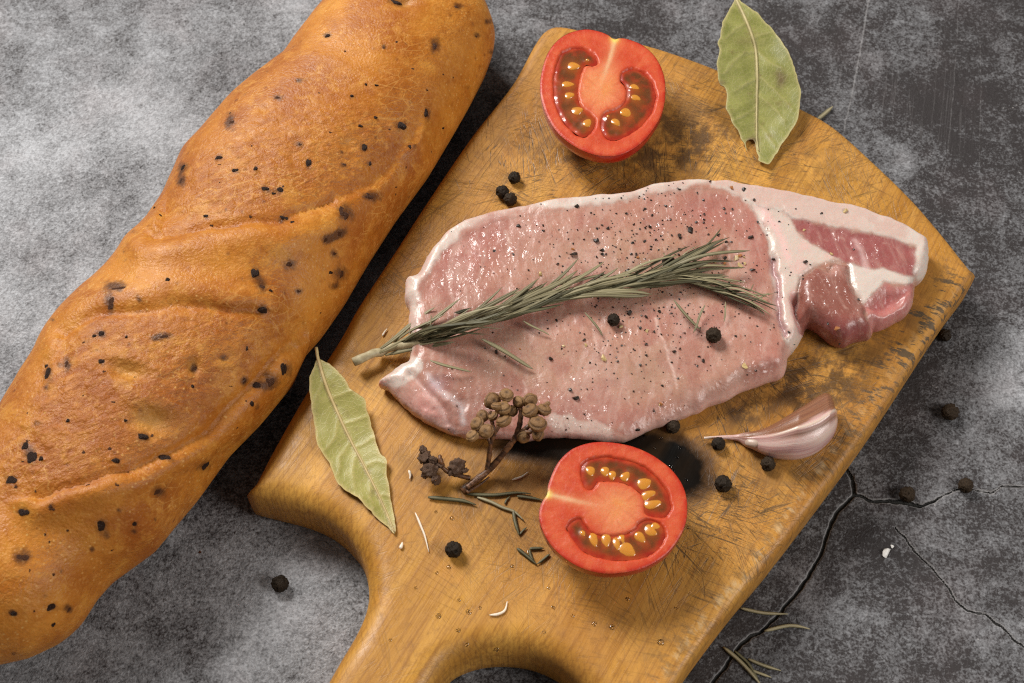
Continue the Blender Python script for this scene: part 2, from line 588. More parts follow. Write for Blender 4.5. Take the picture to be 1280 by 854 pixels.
def build_board():
    o3 = np.array([np.append(P(*p)[:2] * 1000, p[2]) for p in BOARD])
    o = catmull(o3, 2.0)
    px = proj(np.column_stack([o[:, :2] / 1000, o[:, 2]]))
    o = o[:, :2]
    # fillet radius along the outline (mm)
    right = (px[:, 0] > 800) & (px[:, 1] > 350)
    far = (px[:, 1] < 400) & ~right
    rr = np.where(right, 3.2, np.where(far, 3.8, 7.5))
    k = np.exp(-np.linspace(-2, 2, 15) ** 2)
    k /= k.sum()
    rr = np.convolve(np.concatenate([rr[-7:], rr, rr[:7]]), k, 'valid')
    v2, tris, order = cdt(o, 1.9, (0.25, 0.7, 1.3, 2.0, 2.8, 3.8, 5.0, 6.4))
    d = dist_line(v2, o, True)
    near_i = np.zeros(len(v2), int)
    for s in range(0, len(v2), 4000):
        near_i[s:s + 4000] = np.argmin(((v2[s:s + 4000, None, :] - o[None]) ** 2).sum(2), 1)
    r = rr[near_i]
    x = np.clip(d / r, 0, 1)
    z = T * 1000 - r + r * np.sqrt(np.maximum(1 - (1 - x) ** 2, 0))
    z += np.where(d > r, 1, 0) * (fbm(v2, 60, 5, 2) * 0.5) * sstep(d - r, 0, 12)
    top = np.column_stack([v2 / 1000, z / 1000])
    n = len(v2)
    verts = [top]
    faces = list(tris)
    # make triangles face up
    a, b, c = (v2[[f[i] for f in tris]] for i in range(3))
    flip = ((b[:, 0] - a[:, 0]) * (c[:, 1] - a[:, 1]) - (b[:, 1] - a[:, 1]) * (c[:, 0] - a[:, 0])) < 0
    faces = [f[::-1] if fl else f for f, fl in zip(faces, flip)]
    cur = [int(i) for i in order]
    base = n
    zt = T * 1000 - rr
    nv = np.roll(o, -1, 0) - np.roll(o, 1, 0)
    nv = np.stack([-nv[:, 1], nv[:, 0]], 1) / np.linalg.norm(nv, axis=1)[:, None]
    if np.sum(o[:, 0] * np.roll(o[:, 1], -1) - np.roll(o[:, 0], -1) * o[:, 1]) < 0:
        nv = -nv
    m = len(o)
    side = [np.zeros(n)]
    for t, ins in [(0.66, -0.15), (0.33, -0.1), (0.0, 0.0), (-1, 0.9), (-2, 2.6)]:
        zz = 2.5 + (zt - 2.5) * t if t >= 0 else (np.full(m, 0.8) if t == -1 else np.full(m, 0.05))
        pts = o + nv * ins
        verts.append(np.column_stack([pts / 1000, zz / 1000]))
        nxt = [base + i for i in range(m)]
        for i in range(m):
            j = (i + 1) % m
            faces.append((cur[i], nxt[i], nxt[j], cur[j]))
        cur = nxt
        base += m
    faces.append(tuple(cur[::-1]))
    V = np.vstack(verts)
    q = proj(V)
    dall = np.concatenate([d, np.zeros(m * 5)])
    w = fbm(q, 50, 21, 4)
    grime = blobs(q, [(840, 165, 65, 48, 0, 0.62), (905, 180, 70, 40, 10, 0.45), (790, 205, 70, 30, 0, 0.5), (1050, 470, 60, 50, -50, 0.75), (985, 470, 50, 36, -40, 0.85), (925, 515, 30, 25, 0, 0.6), (1010, 200, 70, 50, 30, 0.25),
                      (720, 195, 60, 40, 0, 0.35), (1000, 570, 60, 30, -30, 0.5), (660, 610, 110, 60, -10, 0.30), (560, 600, 50, 40, 0, 0.25), (905, 590, 70, 50, 0, 0.35), (640, 190, 40, 60, 20, 0.3), (1130, 400, 60, 30, -50, 0.35), (930, 250, 60, 30, 0, 0.2), (1075, 240, 80, 40, 40, 0.1)])
    grime = np.clip(grime * (1.15 + 1.4 * w), 0, 1)
    burn = blobs(q, [(715, 553, 75, 24, 0, 0.85), (800, 572, 70, 34, 15, 1.0), (850, 590, 42, 36, 20, 0.75), (655, 560, 42, 14, 0, 0.7), (775, 600, 80, 40, 0, 0.6), (620, 590, 22, 26, 0, 0.25)])
    scratch = np.clip(0.22 + blobs(q, [(990, 480, 110, 90, -40, 0.75), (860, 180, 190, 100, 0, 0.9), (930, 600, 110, 110, -50, 0.6), (640, 200, 100, 90, 40, 0.5), (680, 700, 140, 90, 0, 0.22), (870, 690, 90, 90, 0, 0.55), (1060, 250, 110, 80, 40, 0.28), (500, 300, 60, 120, 30, 0.35)]), 0, 1)
    # distance to the right-hand arris
    arr = catmull(np.array([(808, 872), (850, 812), (890, 762), (940, 707), (990, 637), (1055, 544), (1105, 480), (1150, 412), (1195, 362)], float), 6, False)
    ed = dist_line(q, arr)
    edge = np.exp(-(ed / 5.5) ** 2) * (0.35 + 0.65 * sstep(q[:, 1], 480, 620))
    nick = np.exp(-(ed / 30.0) ** 2) * (0.4 + 1.3 * np.exp(-(((q[:, 0] - 1165) / 55) ** 2 + ((q[:, 1] - 400) / 45) ** 2)) + 0.55 * sstep(-q[:, 1], -600, -480))
    sidew = np.clip(1 - dall / np.concatenate([r, np.full(m * 5, 1.0)]), 0, 1) * (1 - sstep(q[:, 0], 700, 900))
    ob = thing('cutting_board', P(640, 427, 0) * [1, 1, 0], 'worn wooden cutting board with short handle and scorched patch', 'cutting board')
    body = part('board_body', V, faces, board_material(), ob, attrs=dict(grime=grime, burn=burn, scratch=scratch, edge=edge, nick=np.clip(nick, 0, 1), side=sidew))
    return ob, bvh(V, faces)


BOARD_OB, BOARD_T = build_board()


# ================================================================ BREAD
LEFT = [(490, -46), (455, -22), (430, 0), (400, 25), (370, 60), (345, 92), (310, 118), (280, 145), (250, 180), (225, 205), (210, 240), (200, 270), (190, 297), (170, 315), (140, 340), (105, 375), (65, 425), (30, 477), (0, 527), (-50, 600), (-110, 690), (-150, 780)]
RIGHT = [(545, -46), (580, -22), (600, 0), (616, 20), (620, 42), (618, 62), (610, 85), (592, 120), (575, 150), (540, 210), (500, 265), (465, 320), (435, 370), (405, 412), (385, 434), (370, 472), (330, 520), (290, 560), (250, 615), (220, 650), (195, 680), (140, 718), (120, 740), (100, 772), (75, 797), (40, 820), (0, 834), (-50, 850), (-100, 842), (-130, 815)]
CREASE1 = [(188, 297), (240, 287), (290, 280), (345, 278), (400, 262), (450, 236), (500, 200)]
OPEN1 = [(255, 180), (330, 130), (400, 120), (470, 128), (530, 135), (520, 180), (470, 235), (400, 262), (345, 276), (290, 280), (240, 287), (195, 293), (215, 235)]
OPEN2 = [(75, 425), (120, 398), (170, 387), (215, 377), (262, 383), (320, 390), (380, 385), (385, 415), (361, 431), (330, 467), (278, 518), (216, 565), (155, 590), (113, 606), (52, 622), (-10, 640), (-40, 600), (20, 510)]
PIECES = [(410, 45, 6, 4, 0), (497, 4, 12, 5, 0), (543, 58, 7, 9, 1), (571, 9, 6, 4, 1), (502, 157, 8, 7, 0), (533, 142, 5, 8, 0), (456, 184, 6, 7, 0), (512, 183, 3, 4, 0), (386, 204, 5, 7, 0), (289, 152, 6, 9, 1), (347, 122, 7, 4, 1),
          (229, 209, 6, 6, 0), (226, 226, 5, 9, 1), (294, 213, 6, 4, 0), (273, 197, 6, 4, 0), (320, 211, 4, 4, 0), (332, 236, 8, 4, 0), (350, 237, 6, 5, 0), (355, 272, 10, 4, 0), (429, 266, 9, 11, 1), (462, 246, 11, 6, 1), (407, 300, 7, 5, 1), (424, 292, 8, 5, 1),
          (319, 342, 7, 8, 0), (327, 357, 6, 8, 1), (362, 330, 8, 7, 1), (427, 342, 8, 9, 1), (329, 388, 7, 6, 0), (374, 364, 5, 4, 1), (146, 360, 14, 6, 1), (139, 381, 6, 9, 1), (127, 417, 6, 5, 0), (257, 270, 5, 3, 0), (419, 317, 5, 5, 1), (430, 205, 4, 4, 1), (463, 205, 3, 4, 0),
          (60, 466, 6, 11, 0), (83, 455, 5, 8, 1), (355, 462, 6, 9, 0), (336, 475, 8, 9, 1), (322, 482, 7, 5, 0), (306, 476, 5, 6, 1), (315, 505, 4, 5, 0), (40, 572, 8, 9, 0), (14, 600, 8, 7, 0), (32, 558, 6, 6, 0), (180, 546, 10, 5, 0), (145, 576, 6, 4, 0), (206, 572, 9, 5, 0),
          (256, 583, 8, 9, 0), (197, 614, 10, 8, 1), (127, 657, 7, 9, 0), (168, 655, 4, 4, 0), (30, 641, 9, 5, 0), (64, 636, 5, 4, 1), (65, 759, 8, 5, 0), (86, 762, 6, 5, 1), (17, 767, 5, 4, 0), (127, 452, 5, 4, 0), (26, 695, 10, 9, 1), (250, 690, 4, 4, 1), (205, 420, 9, 4, 1), (245, 460, 4, 6, 1), (355, 505, 4, 4, 0), (595, 45, 4, 4, 1), (480, 60, 3, 3, 1), (440, 120, 4, 3, 0)]


def bread_material():
    g = Mat('bread_crust')
    op, stain, red, pit = g.attr('open'), g.attr('stain'), g.attr('red'), g.attr('pit')
    n1 = g.noise(38, 5, 0.6)
    n2 = g.noise(260, 4, 0.65)
    skin = g.mix(g.map(n1, 0.3, 0.7), (0.325, 0.092, 0.009), (0.53, 0.205, 0.026))
    skin = g.mix(g.math('MULTIPLY', g.map(n2, 0.5, 0.75), 0.35), skin, (0.56, 0.24, 0.045))
    st = g.noise(1.0, 5, 0.7, 0.5, g.mapping(rot=math.radians(-28), scale=(110, 380, 240)))
    opn = g.mix(g.map(st, 0.32, 0.68), (0.30, 0.084, 0.010), (0.50, 0.19, 0.030))
    # papery blisters in the open crumb
    vb = g.map(g.voronoi(520), 0.05, 0.38, 1.0, 0.0)
    opn = g.mix(g.math('MULTIPLY', vb, g.map(g.noise(120, 3), 0.50, 0.66, 0.0, 0.5)), opn, (0.66, 0.35, 0.11))
    c = g.mix(op, skin, opn)
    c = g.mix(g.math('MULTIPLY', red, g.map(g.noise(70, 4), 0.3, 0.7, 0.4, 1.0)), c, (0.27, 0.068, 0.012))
    toast = g.map(g.noise(26, 5, 0.65, 0.6), 0.50, 0.68)
    c = g.mix(g.math('MULTIPLY', toast, 0.6), c, (0.27, 0.070, 0.008))
    c = g.mix(pit, c, (0.58, 0.30, 0.07))
    # tiny scattered scorch freckles
    fr = g.map(g.voronoi(170), 0.02, 0.20, 1.0, 0.0)
    c = g.mix(g.math('MULTIPLY', fr, g.map(g.noise(45, 2), 0.48, 0.58, 0.0, 0.75)), c, (0.15, 0.042, 0.012))
    # pale flour freckles
    fl = g.map(g.voronoi(460), 0.04, 0.24, 0.75, 0.0)
    c = g.mix(g.math('MULTIPLY', fl, g.map(g.noise(36, 4), 0.42, 0.58)), c, (0.66, 0.38, 0.12))
    ckl = g.map(g.voronoi(260, vec=g.mapping(rot=math.radians(-28), scale=(0.55, 1.3, 1)), feature='DISTANCE_TO_EDGE'), 0.0, 0.05, 1.0, 0.0)
    ckm = g.math('MULTIPLY', ckl, g.map(g.noise(48, 3), 0.48, 0.62, 0.0, 0.45))
    c = g.mix(ckm, c, (0.64, 0.34, 0.09))
    m7 = g.noise(110, 5, 0.72, 0.5)
    c = g.mix(g.map(m7, 0.50, 0.70, 0.0, 0.5), c, (0.62, 0.29, 0.050))
    c = g.mix(g.map(m7, 0.30, 0.47, 0.40, 0.0), c, (0.27, 0.070, 0.008))
    m5 = g.noise(480, 4, 0.7)
    c = g.mix(g.map(m5, 0.52, 0.74, 0.0, 0.55), c, (0.62, 0.29, 0.070))
    c = g.mix(g.map(m5, 0.26, 0.46, 0.40, 0.0), c, (0.25, 0.066, 0.010))
    sm = g.map(g.math('ADD', stain, g.math('MULTIPLY', g.math('SUBTRACT', g.noise(400, 3), 0.5), 1.0)), 0.22, 1.0)
    c = g.mix(g.math('MULTIPLY', sm, 0.93), c, (0.075, 0.026, 0.008))
    h = g.math('ADD', g.math('MULTIPLY', n2, g.math('ADD', g.math('MULTIPLY', op, 1.2), 0.20)), g.math('MULTIPLY', g.noise(1100, 3), 0.5))
    h = g.math('ADD', h, g.math('MULTIPLY', g.math('MULTIPLY', st, op), 1.2))
    bl = g.map(g.voronoi(340, feature='SMOOTH_F1'), 0.0, 0.5, 1.0, 0.0)
    h = g.math('ADD', h, g.math('MULTIPLY', bl, g.math('ADD', g.math('MULTIPLY', op, 0.5), 0.08)))
    nrm = g.bump(h, 0.8, 0.0008)
    return g.set(color=c, rough=g.map(n2, 0.3, 0.7, 0.34, 0.52), normal=nrm, spec=0.27, sss=0.05, sss_radius=(0.6, 0.25, 0.08), sss_scale=0.003)


def build_bread():
    H = 0.026
    L, R = PP(LEFT, H)[:, :2], PP(RIGHT, H)[:, :2]
    a0, a1 = P(525, -46, H)[:2], P(-90, 790, H)[:2]
    ax = (a1 - a0) / np.linalg.norm(a1 - a0)
    nn = np.array([-ax[1], ax[0]])
    if nn[0] < 0:
        nn = -nn                          # towards the board
    sL, nL = (L - a0) @ ax, (L - a0) @ nn
    sR, nR = (R - a0) @ ax, (R - a0) @ nn
    oL, oR = np.argsort(sL), np.argsort(sR)
    s0, s1 = min(sL.min(), sR.min()) - 0.004, max(sL.max(), sR.max()) + 0.01
    ns, nt = 420, 190
    u = np.linspace(0, 1, ns)
    S = s0 + (s1 - s0) * (0.5 - 0.5 * np.cos(np.pi * u)) * 0.25 + (s1 - s0) * u * 0.75
    lo, hi = np.interp(S, sL[oL], nL[oL]), np.interp(S, sR[oR], nR[oR])
    k = np.exp(-np.linspace(-2, 2, 9) ** 2)
    k /= k.sum()
    pad = lambda a: np.convolve(np.concatenate([np.full(4, a[0]), a, np.full(4, a[-1])]), k, 'valid')
    lo, hi = pad(lo), pad(hi)
    cen, hw = (lo + hi) / 2, (hi - lo) / 2 / 1.03
    # round off both ends
    e = np.minimum((S - s0) / 0.030, (s1 - S) / 0.05)
    hw = hw * np.sqrt(np.clip(1 - (1 - np.clip(e, 0, 1)) ** 2, 0.0004, 1))
    th = np.linspace(0, 2 * np.pi, nt, endpoint=False)
    ct, st = np.cos(th), np.sin(th)
    y = np.sign(ct) * np.abs(ct) ** 0.9
    zt = np.sign(st) * np.abs(st) ** 0.92
    bt = np.minimum(0.0285, hw * 0.80)
    bb = np.minimum(H, hw * 0.95)
    V = np.zeros((ns, nt, 3))
    base2 = a0[None] + ax[None] * S[:, None] + nn[None] * cen[:, None]
    V[:, :, :2] = base2[:, None] + nn[None, None] * (hw[:, None] * y[None])[..., None]
    V[:, :, 2] = np.where(zt[None] >= 0, H + bt[:, None] * zt[None], H + bb[:, None] * zt[None])
    V = V.reshape(-1, 3)
    N = np.zeros((ns, nt, 3))
    N[:, :, :2] = nn[None, None] * (y / 1.0)[None, :, None]
    N[:, :, 2] = zt[None]
    N = N.reshape(-1, 3)
    N /= np.linalg.norm(N, axis=1)[:, None]
    q = proj(V)
    topw = sstep(N[:, 2], -0.35, 0.1)
    wq = q + np.stack([fbm(q, 60, 31, 2), fbm(q, 60, 37, 2)], 1) * 20
    o1, o2 = sd(wq, OPEN1), sd(wq, OPEN2)
    op = np.clip(sstep(o1, -16, 40) * 0.65 + sstep(o2, -10, 26) * 0.75, 0, 1)
    c1 = dist_line(wq, CREASE1)
    c2 = dist_line(wq, OPEN2[:6])
    c3 = dist_line(wq, OPEN2[8:15])
    disp = fbm(q, 150, 41, 2) * 0.0034 + fbm(q, 30, 43, 2) * 0.0005
    disp += op * (fbm(q, 16, 47, 3) * 0.0011 - 0.0004)
    # the sheet of crust that overlaps each opening
    disp += -0.0015 * np.exp(-(c1 / 6.0) ** 2) * (q[:, 0] < 420) + 0.0026 * np.exp(-((c1 - 22) / 22.0) ** 2) * (o1 < 0)
    disp += -0.0011 * np.exp(-(c2 / 5.0) ** 2) + 0.0015 * np.exp(-((c2 - 20) / 18) ** 2) * (o2 < 0)
    disp += -0.0012 * np.exp(-(c3 / 5.0) ** 2) + 0.0024 * np.exp(-((c3 - 16) / 18) ** 2) * (o2 < 0)
    pits = [(160, 461, 20, 10, 15, 1.0), (190, 524, 26, 17, 10, 0.9), (243, 458, 7, 9, 0, 0.8), (505, 5, 12, 6, 0, 0.6), (435, 178, 10, 8, 0, 0.25), (375, 410, 12, 8, 0, 0.3), (329, 137, 5, 4, 0, 0.3)]
    pitv = blobs(q, pits)
    disp -= pitv * 0.0032
    rim = blobs(q, [(160, 452, 26, 10, 15, 1), (190, 508, 34, 18, 10, 1)])
    disp += rim * 0.0012
    V = V + N * (disp * topw)[:, None]
    V[:, 2] = np.maximum(V[:, 2], 0.0004)
    stain = np.zeros(len(V))
    for (x, yy, rx, ry, br) in PIECES:
        d2 = ((q[:, 0] - x) / (rx * 1.35)) ** 2 + ((q[:, 1] - yy) / (ry * 1.35)) ** 2
        stain += np.exp(-d2) * (0.95 if br else 0.8)
    rb = np.random.default_rng(77)
    for _ in range(150):
        x, yy = rb.uniform(0, 620), rb.uniform(0, 830)
        r = rb.uniform(2.0, 5.5)
        stain += np.exp(-(((q[:, 0] - x) / (r * rb.uniform(0.7, 1.6))) ** 2 + ((q[:, 1] - yy) / r) ** 2)) * rb.uniform(0.35, 1.0)
    stain += blobs(q, [(415, 296, 18, 7, -20, 0.45), (300, 303, 12, 8, 0, 0.35), (120, 437, 6, 4, 0, .5), (229, 590, 14, 8, -40, .4), (218, 380, 40, 3, 5, 0.5), (180, 388, 20, 3, 0, .5), (110, 425, 25, 10, -50, .35), (275, 525, 20, 4, -40, 0.35), (345, 530, 6, 4, 0, .5), (385, 100, 10, 4, 0, .5), (370, 165, 9, 6, 0, .45)])
    stain[N[:, 2] < -0.2] = 0
    pitv = np.clip(pitv, 0, 1) * 0.8
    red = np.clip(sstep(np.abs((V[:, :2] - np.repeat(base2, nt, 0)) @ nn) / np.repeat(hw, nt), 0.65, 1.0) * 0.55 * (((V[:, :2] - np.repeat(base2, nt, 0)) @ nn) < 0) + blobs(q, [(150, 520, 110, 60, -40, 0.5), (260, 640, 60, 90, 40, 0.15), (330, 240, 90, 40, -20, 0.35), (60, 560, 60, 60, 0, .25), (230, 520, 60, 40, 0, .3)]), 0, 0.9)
    i = np.arange(ns * nt).reshape(ns, nt)
    j = np.roll(i, -1, 1)
    F = np.stack([i[:-1].ravel(), i[1:].ravel(), j[1:].ravel(), j[:-1].ravel()], 1).tolist()
    F.append(tuple(i[0].tolist()))
    F.append(tuple(i[-1, ::-1].tolist()))
    vv = np.asarray(V)
    f0 = F[nt // 4 + nt * 100]
    if np.dot(np.cross(vv[f0[1]] - vv[f0[0]], vv[f0[2]] - vv[f0[0]]), N[f0[0]]) < 0:
        F = [f[::-1] for f in F]
    base = P(255, 350, 0)
    ob = thing('bread_loaf', base * [1, 1, 0], 'long golden brown baguette loaf dotted with dark olive bits', 'bread')
    crust = part('crust', V, F, bread_material(), ob, attrs=dict(open=op, stain=stain, red=red, pit=pitv))
    tr = bvh(V, F)
    # dark bits baked into the crust
    dark, brown = Mat('baked_olive'), Mat('baked_olive_brown')
    for g, c0, c1 in ((dark, (0.012, 0.006, 0.004), (0.050, 0.020, 0.010)), (brown, (0.04, 0.016, 0.007), (0.13, 0.042, 0.013))):
        n = g.noise(700, 3)
        g.set(color=g.mix(g.map(n, 0.35, 0.65), c0, c1), rough=0.5, spec=0.3, normal=g.bump(n, 0.8, 0.0006))
    iv, jf = ico(3)
    meshes = []
    for kk in range(5):
        w = np.array([mnoise.noise(Vector(v) * 1.3 + Vector((kk * 7.1, 0, 0))) for v in iv])
        w2 = np.array([mnoise.noise(Vector(v) * 3.5 + Vector((kk * 3.1, 4, 0))) for v in iv])
        meshes.append(iv * (1 + 0.35 * w + 0.14 * w2)[:, None])
    cache = {}
    rp = np.random.default_rng(41)
    extra = []
    while len(extra) < 70:
        x, yy = rp.uniform(10, 600), rp.uniform(10, 800)
        loc, nor = tr.ray_cast(Vector(EYE), Vector(ray(x, yy) / np.linalg.norm(ray(x, yy))))[:2]
        if loc is not None and nor.z > 0.1:
            extra.append((x, yy, rp.uniform(2, 4.5), rp.uniform(2, 4), int(rp.random() < 0.6)))
    for idx, (x, yy, rx, ry, br) in enumerate(PIECES + extra):
        loc, nor = hit(x, yy, [tr])
        key = (idx % 5, br)
        if key not in cache:
            cache[key] = make_mesh('olive_piece', meshes[idx % 5], jf, (brown if br else dark).m)
        o = link('olive_piece', cache[key], ob)
        zax = nor.normalized()
        xax = (Vector((1, 0, 0)) - zax * zax.x).normalized()
        yax = zax.cross(xax)
        s = 0.000285 * 0.72
        fl = 0.0008 if not br else 0.0005
        rot = Matrix((xax, yax, zax)).transposed()
        M = Matrix.Translation(loc - Vector(ob.location) - zax * (0.0004 if not br else 0.0004)) @ rot.to_4x4() @ Matrix.Diagonal((rx * s, ry * s * 1.1, fl, 1))
        o.matrix_local = M
    return ob, tr


BREAD_OB, BREAD_T = build_bread()


# ================================================================ PORK CHOP
CHOP = [(472, 477), (488, 464), (500, 455), (511, 449), (510, 425), (509, 408), (512, 388), (506, 372), (507, 351), (521, 337), (531, 318), (548, 298), (575, 277), (609, 263), (654, 255), (694, 247), (716, 245), (777, 240), (818, 230), (859, 224), (896, 224), (920, 227), (952, 233), (987, 240), (1025, 249), (1060, 254), (1092, 264), (1122, 275), (1149, 289), (1162, 299),
        (1161, 328), (1157, 345), (1146, 352), (1143, 358), (1141, 375), (1137, 390), (1119, 403), (1100, 413), (1089, 414), (1087, 423), (1065, 429), (1049, 433), (1033, 424), (1012, 410), (1006, 413), (1001, 424), (994, 438), (984, 450), (978, 472), (945, 482), (900, 502), (855, 522), (815, 537), (780, 550), (740, 548), (712, 545), (687, 546), (660, 549), (625, 548), (585, 546), (558, 539), (532, 528), (512, 514), (497, 500), (485, 488)]
CAP_LOW = [(528, 352), (545, 322), (580, 291), (615, 275), (660, 266), (720, 257), (780, 250), (830, 240), (870, 235), (905, 234), (925, 240), (938, 252), (955, 258), (975, 262), (994, 272), (1009, 275), (1038, 282), (1092, 291), (1125, 298), (1145, 307), (1142, 344), (1146, 352)]
FATCAP = [(494, 455), (500, 449), (498, 408), (495, 372), (496, 348), (512, 328), (522, 310), (540, 288), (570, 266), (607, 251), (654, 243), (716, 233), (777, 228), (818, 218), (859, 212), (898, 212), (954, 221), (1028, 237), (1096, 252), (1155, 278), (1174, 293), (1168, 350)] + CAP_LOW[::-1] + [(522, 380), (519, 420), (520, 448)]
SEAM = [(925, 240), (940, 256), (951, 272), (960, 290), (966, 314), (967, 341), (969, 371), (972, 395), (980, 420), (988, 440), (985, 470), (960, 484), (1000, 470), (1020, 440), (1004, 412), (999, 390), (1000, 362), (1004, 344), (1018, 333), (1040, 326), (1055, 325), (1036, 314), (1014, 303), (1001, 290), (990, 272), (975, 262), (955, 258)]
UPLEAN = [(988, 271), (1009, 275), (1038, 282), (1092, 291), (1125, 298), (1145, 307), (1142, 344), (1125, 339), (1087, 334), (1055, 325), (1036, 314), (1014, 303), (1001, 290)]
LOWLEAN = [(1001, 346), (1020, 333), (1036, 336), (1044, 326), (1060, 330), (1064, 355), (1079, 382), (1088, 408), (1089, 430), (1049, 440), (1033, 426), (1008, 411), (998, 392), (1000, 365)]
FATPATCH = [(1060, 328), (1087, 334), (1125, 339), (1146, 346), (1143, 354), (1106, 351), (1079, 379), (1074, 370), (1064, 352)]
PINKSIDE = [(1079, 380), (1106, 351), (1120, 356), (1144, 352), (1142, 378), (1137, 395), (1100, 420), (1087, 415)]


def chop_material():
    g = Mat('raw_pork')
    col = g.attr('col', 'Color')
    fat = g.attr('fat')
    n1 = g.noise(150, 5, 0.65)
    n2 = g.noise(420, 4, 0.6)
    # muscle grain: fine pale fibres
    fib = g.noise(1.0, 4, 0.6, 0.3, g.mapping(rot=math.radians(80), scale=(90, 420, 120)))
    c = g.mix(g.math('MULTIPLY', g.map(fib, 0.45, 0.75), g.math('MULTIPLY', g.math('SUBTRACT', 1.0, fat), 0.35)), col, (0.54, 0.34, 0.28))
    c = g.mix(g.math('MULTIPLY', g.map(n1, 0.5, 0.72), g.math('MULTIPLY', g.math('SUBTRACT', 1.0, fat), 0.30)), c, (0.29, 0.115, 0.09))
    c = g.mix(g.math('MULTIPLY', g.map(n2, 0.5, 0.75), g.math('MULTIPLY', fat, 0.3)), c, (0.66, 0.50, 0.43))
    n6 = g.noise(1.0, 4, 0.7, 0.6, g.mapping(rot=math.radians(-12), scale=(620, 330, 400)))
    lean = g.math('SUBTRACT', 1.0, fat)
    c = g.mix(g.math('MULTIPLY', g.map(n6, 0.52, 0.72), g.math('MULTIPLY', lean, 0.40)), c, (0.50, 0.30, 0.24))
    c = g.mix(g.math('MULTIPLY', g.map(n6, 0.46, 0.28), g.math('MULTIPLY', lean, 0.45)), c, (0.24, 0.085, 0.065))
    h = g.math('ADD', g.noise(190, 3, 0.5, 0.4), g.math('MULTIPLY', g.noise(520, 2, 0.5), 0.22))
    h = g.math('ADD', h, g.math('MULTIPLY', fib, 0.25))
    nrm = g.bump(h, 0.6, 0.0009)
    # wet film: glossy where fluid pools
    wet = g.map(g.math('ADD', g.noise(120, 4, 0.65), g.math('MULTIPLY', g.math('SUBTRACT', g.attr('wet'), 0.5), 0.32)), 0.44, 0.58, 0.06, 1.0)
    coat = g.math('MULTIPLY', wet, g.math('SUBTRACT', 0.75, g.math('MULTIPLY', fat, 0.6)))
    film = g.noise(1.0, 1.2, 0.5, 0.7, g.mapping(rot=math.radians(-12), scale=(360, 250, 300)))
    cn = g.bump(g.math('ADD', film, g.math('MULTIPLY', g.noise(1000, 2), 0.16)), 1.0, 0.0014)
    return g.set(color=c, rough=0.34, normal=nrm, spec=0.5, coat=coat, coat_rough=0.15, coat_normal=cn, sss=0.30, sss_radius=(1.0, 0.35, 0.25), sss_scale=0.004)


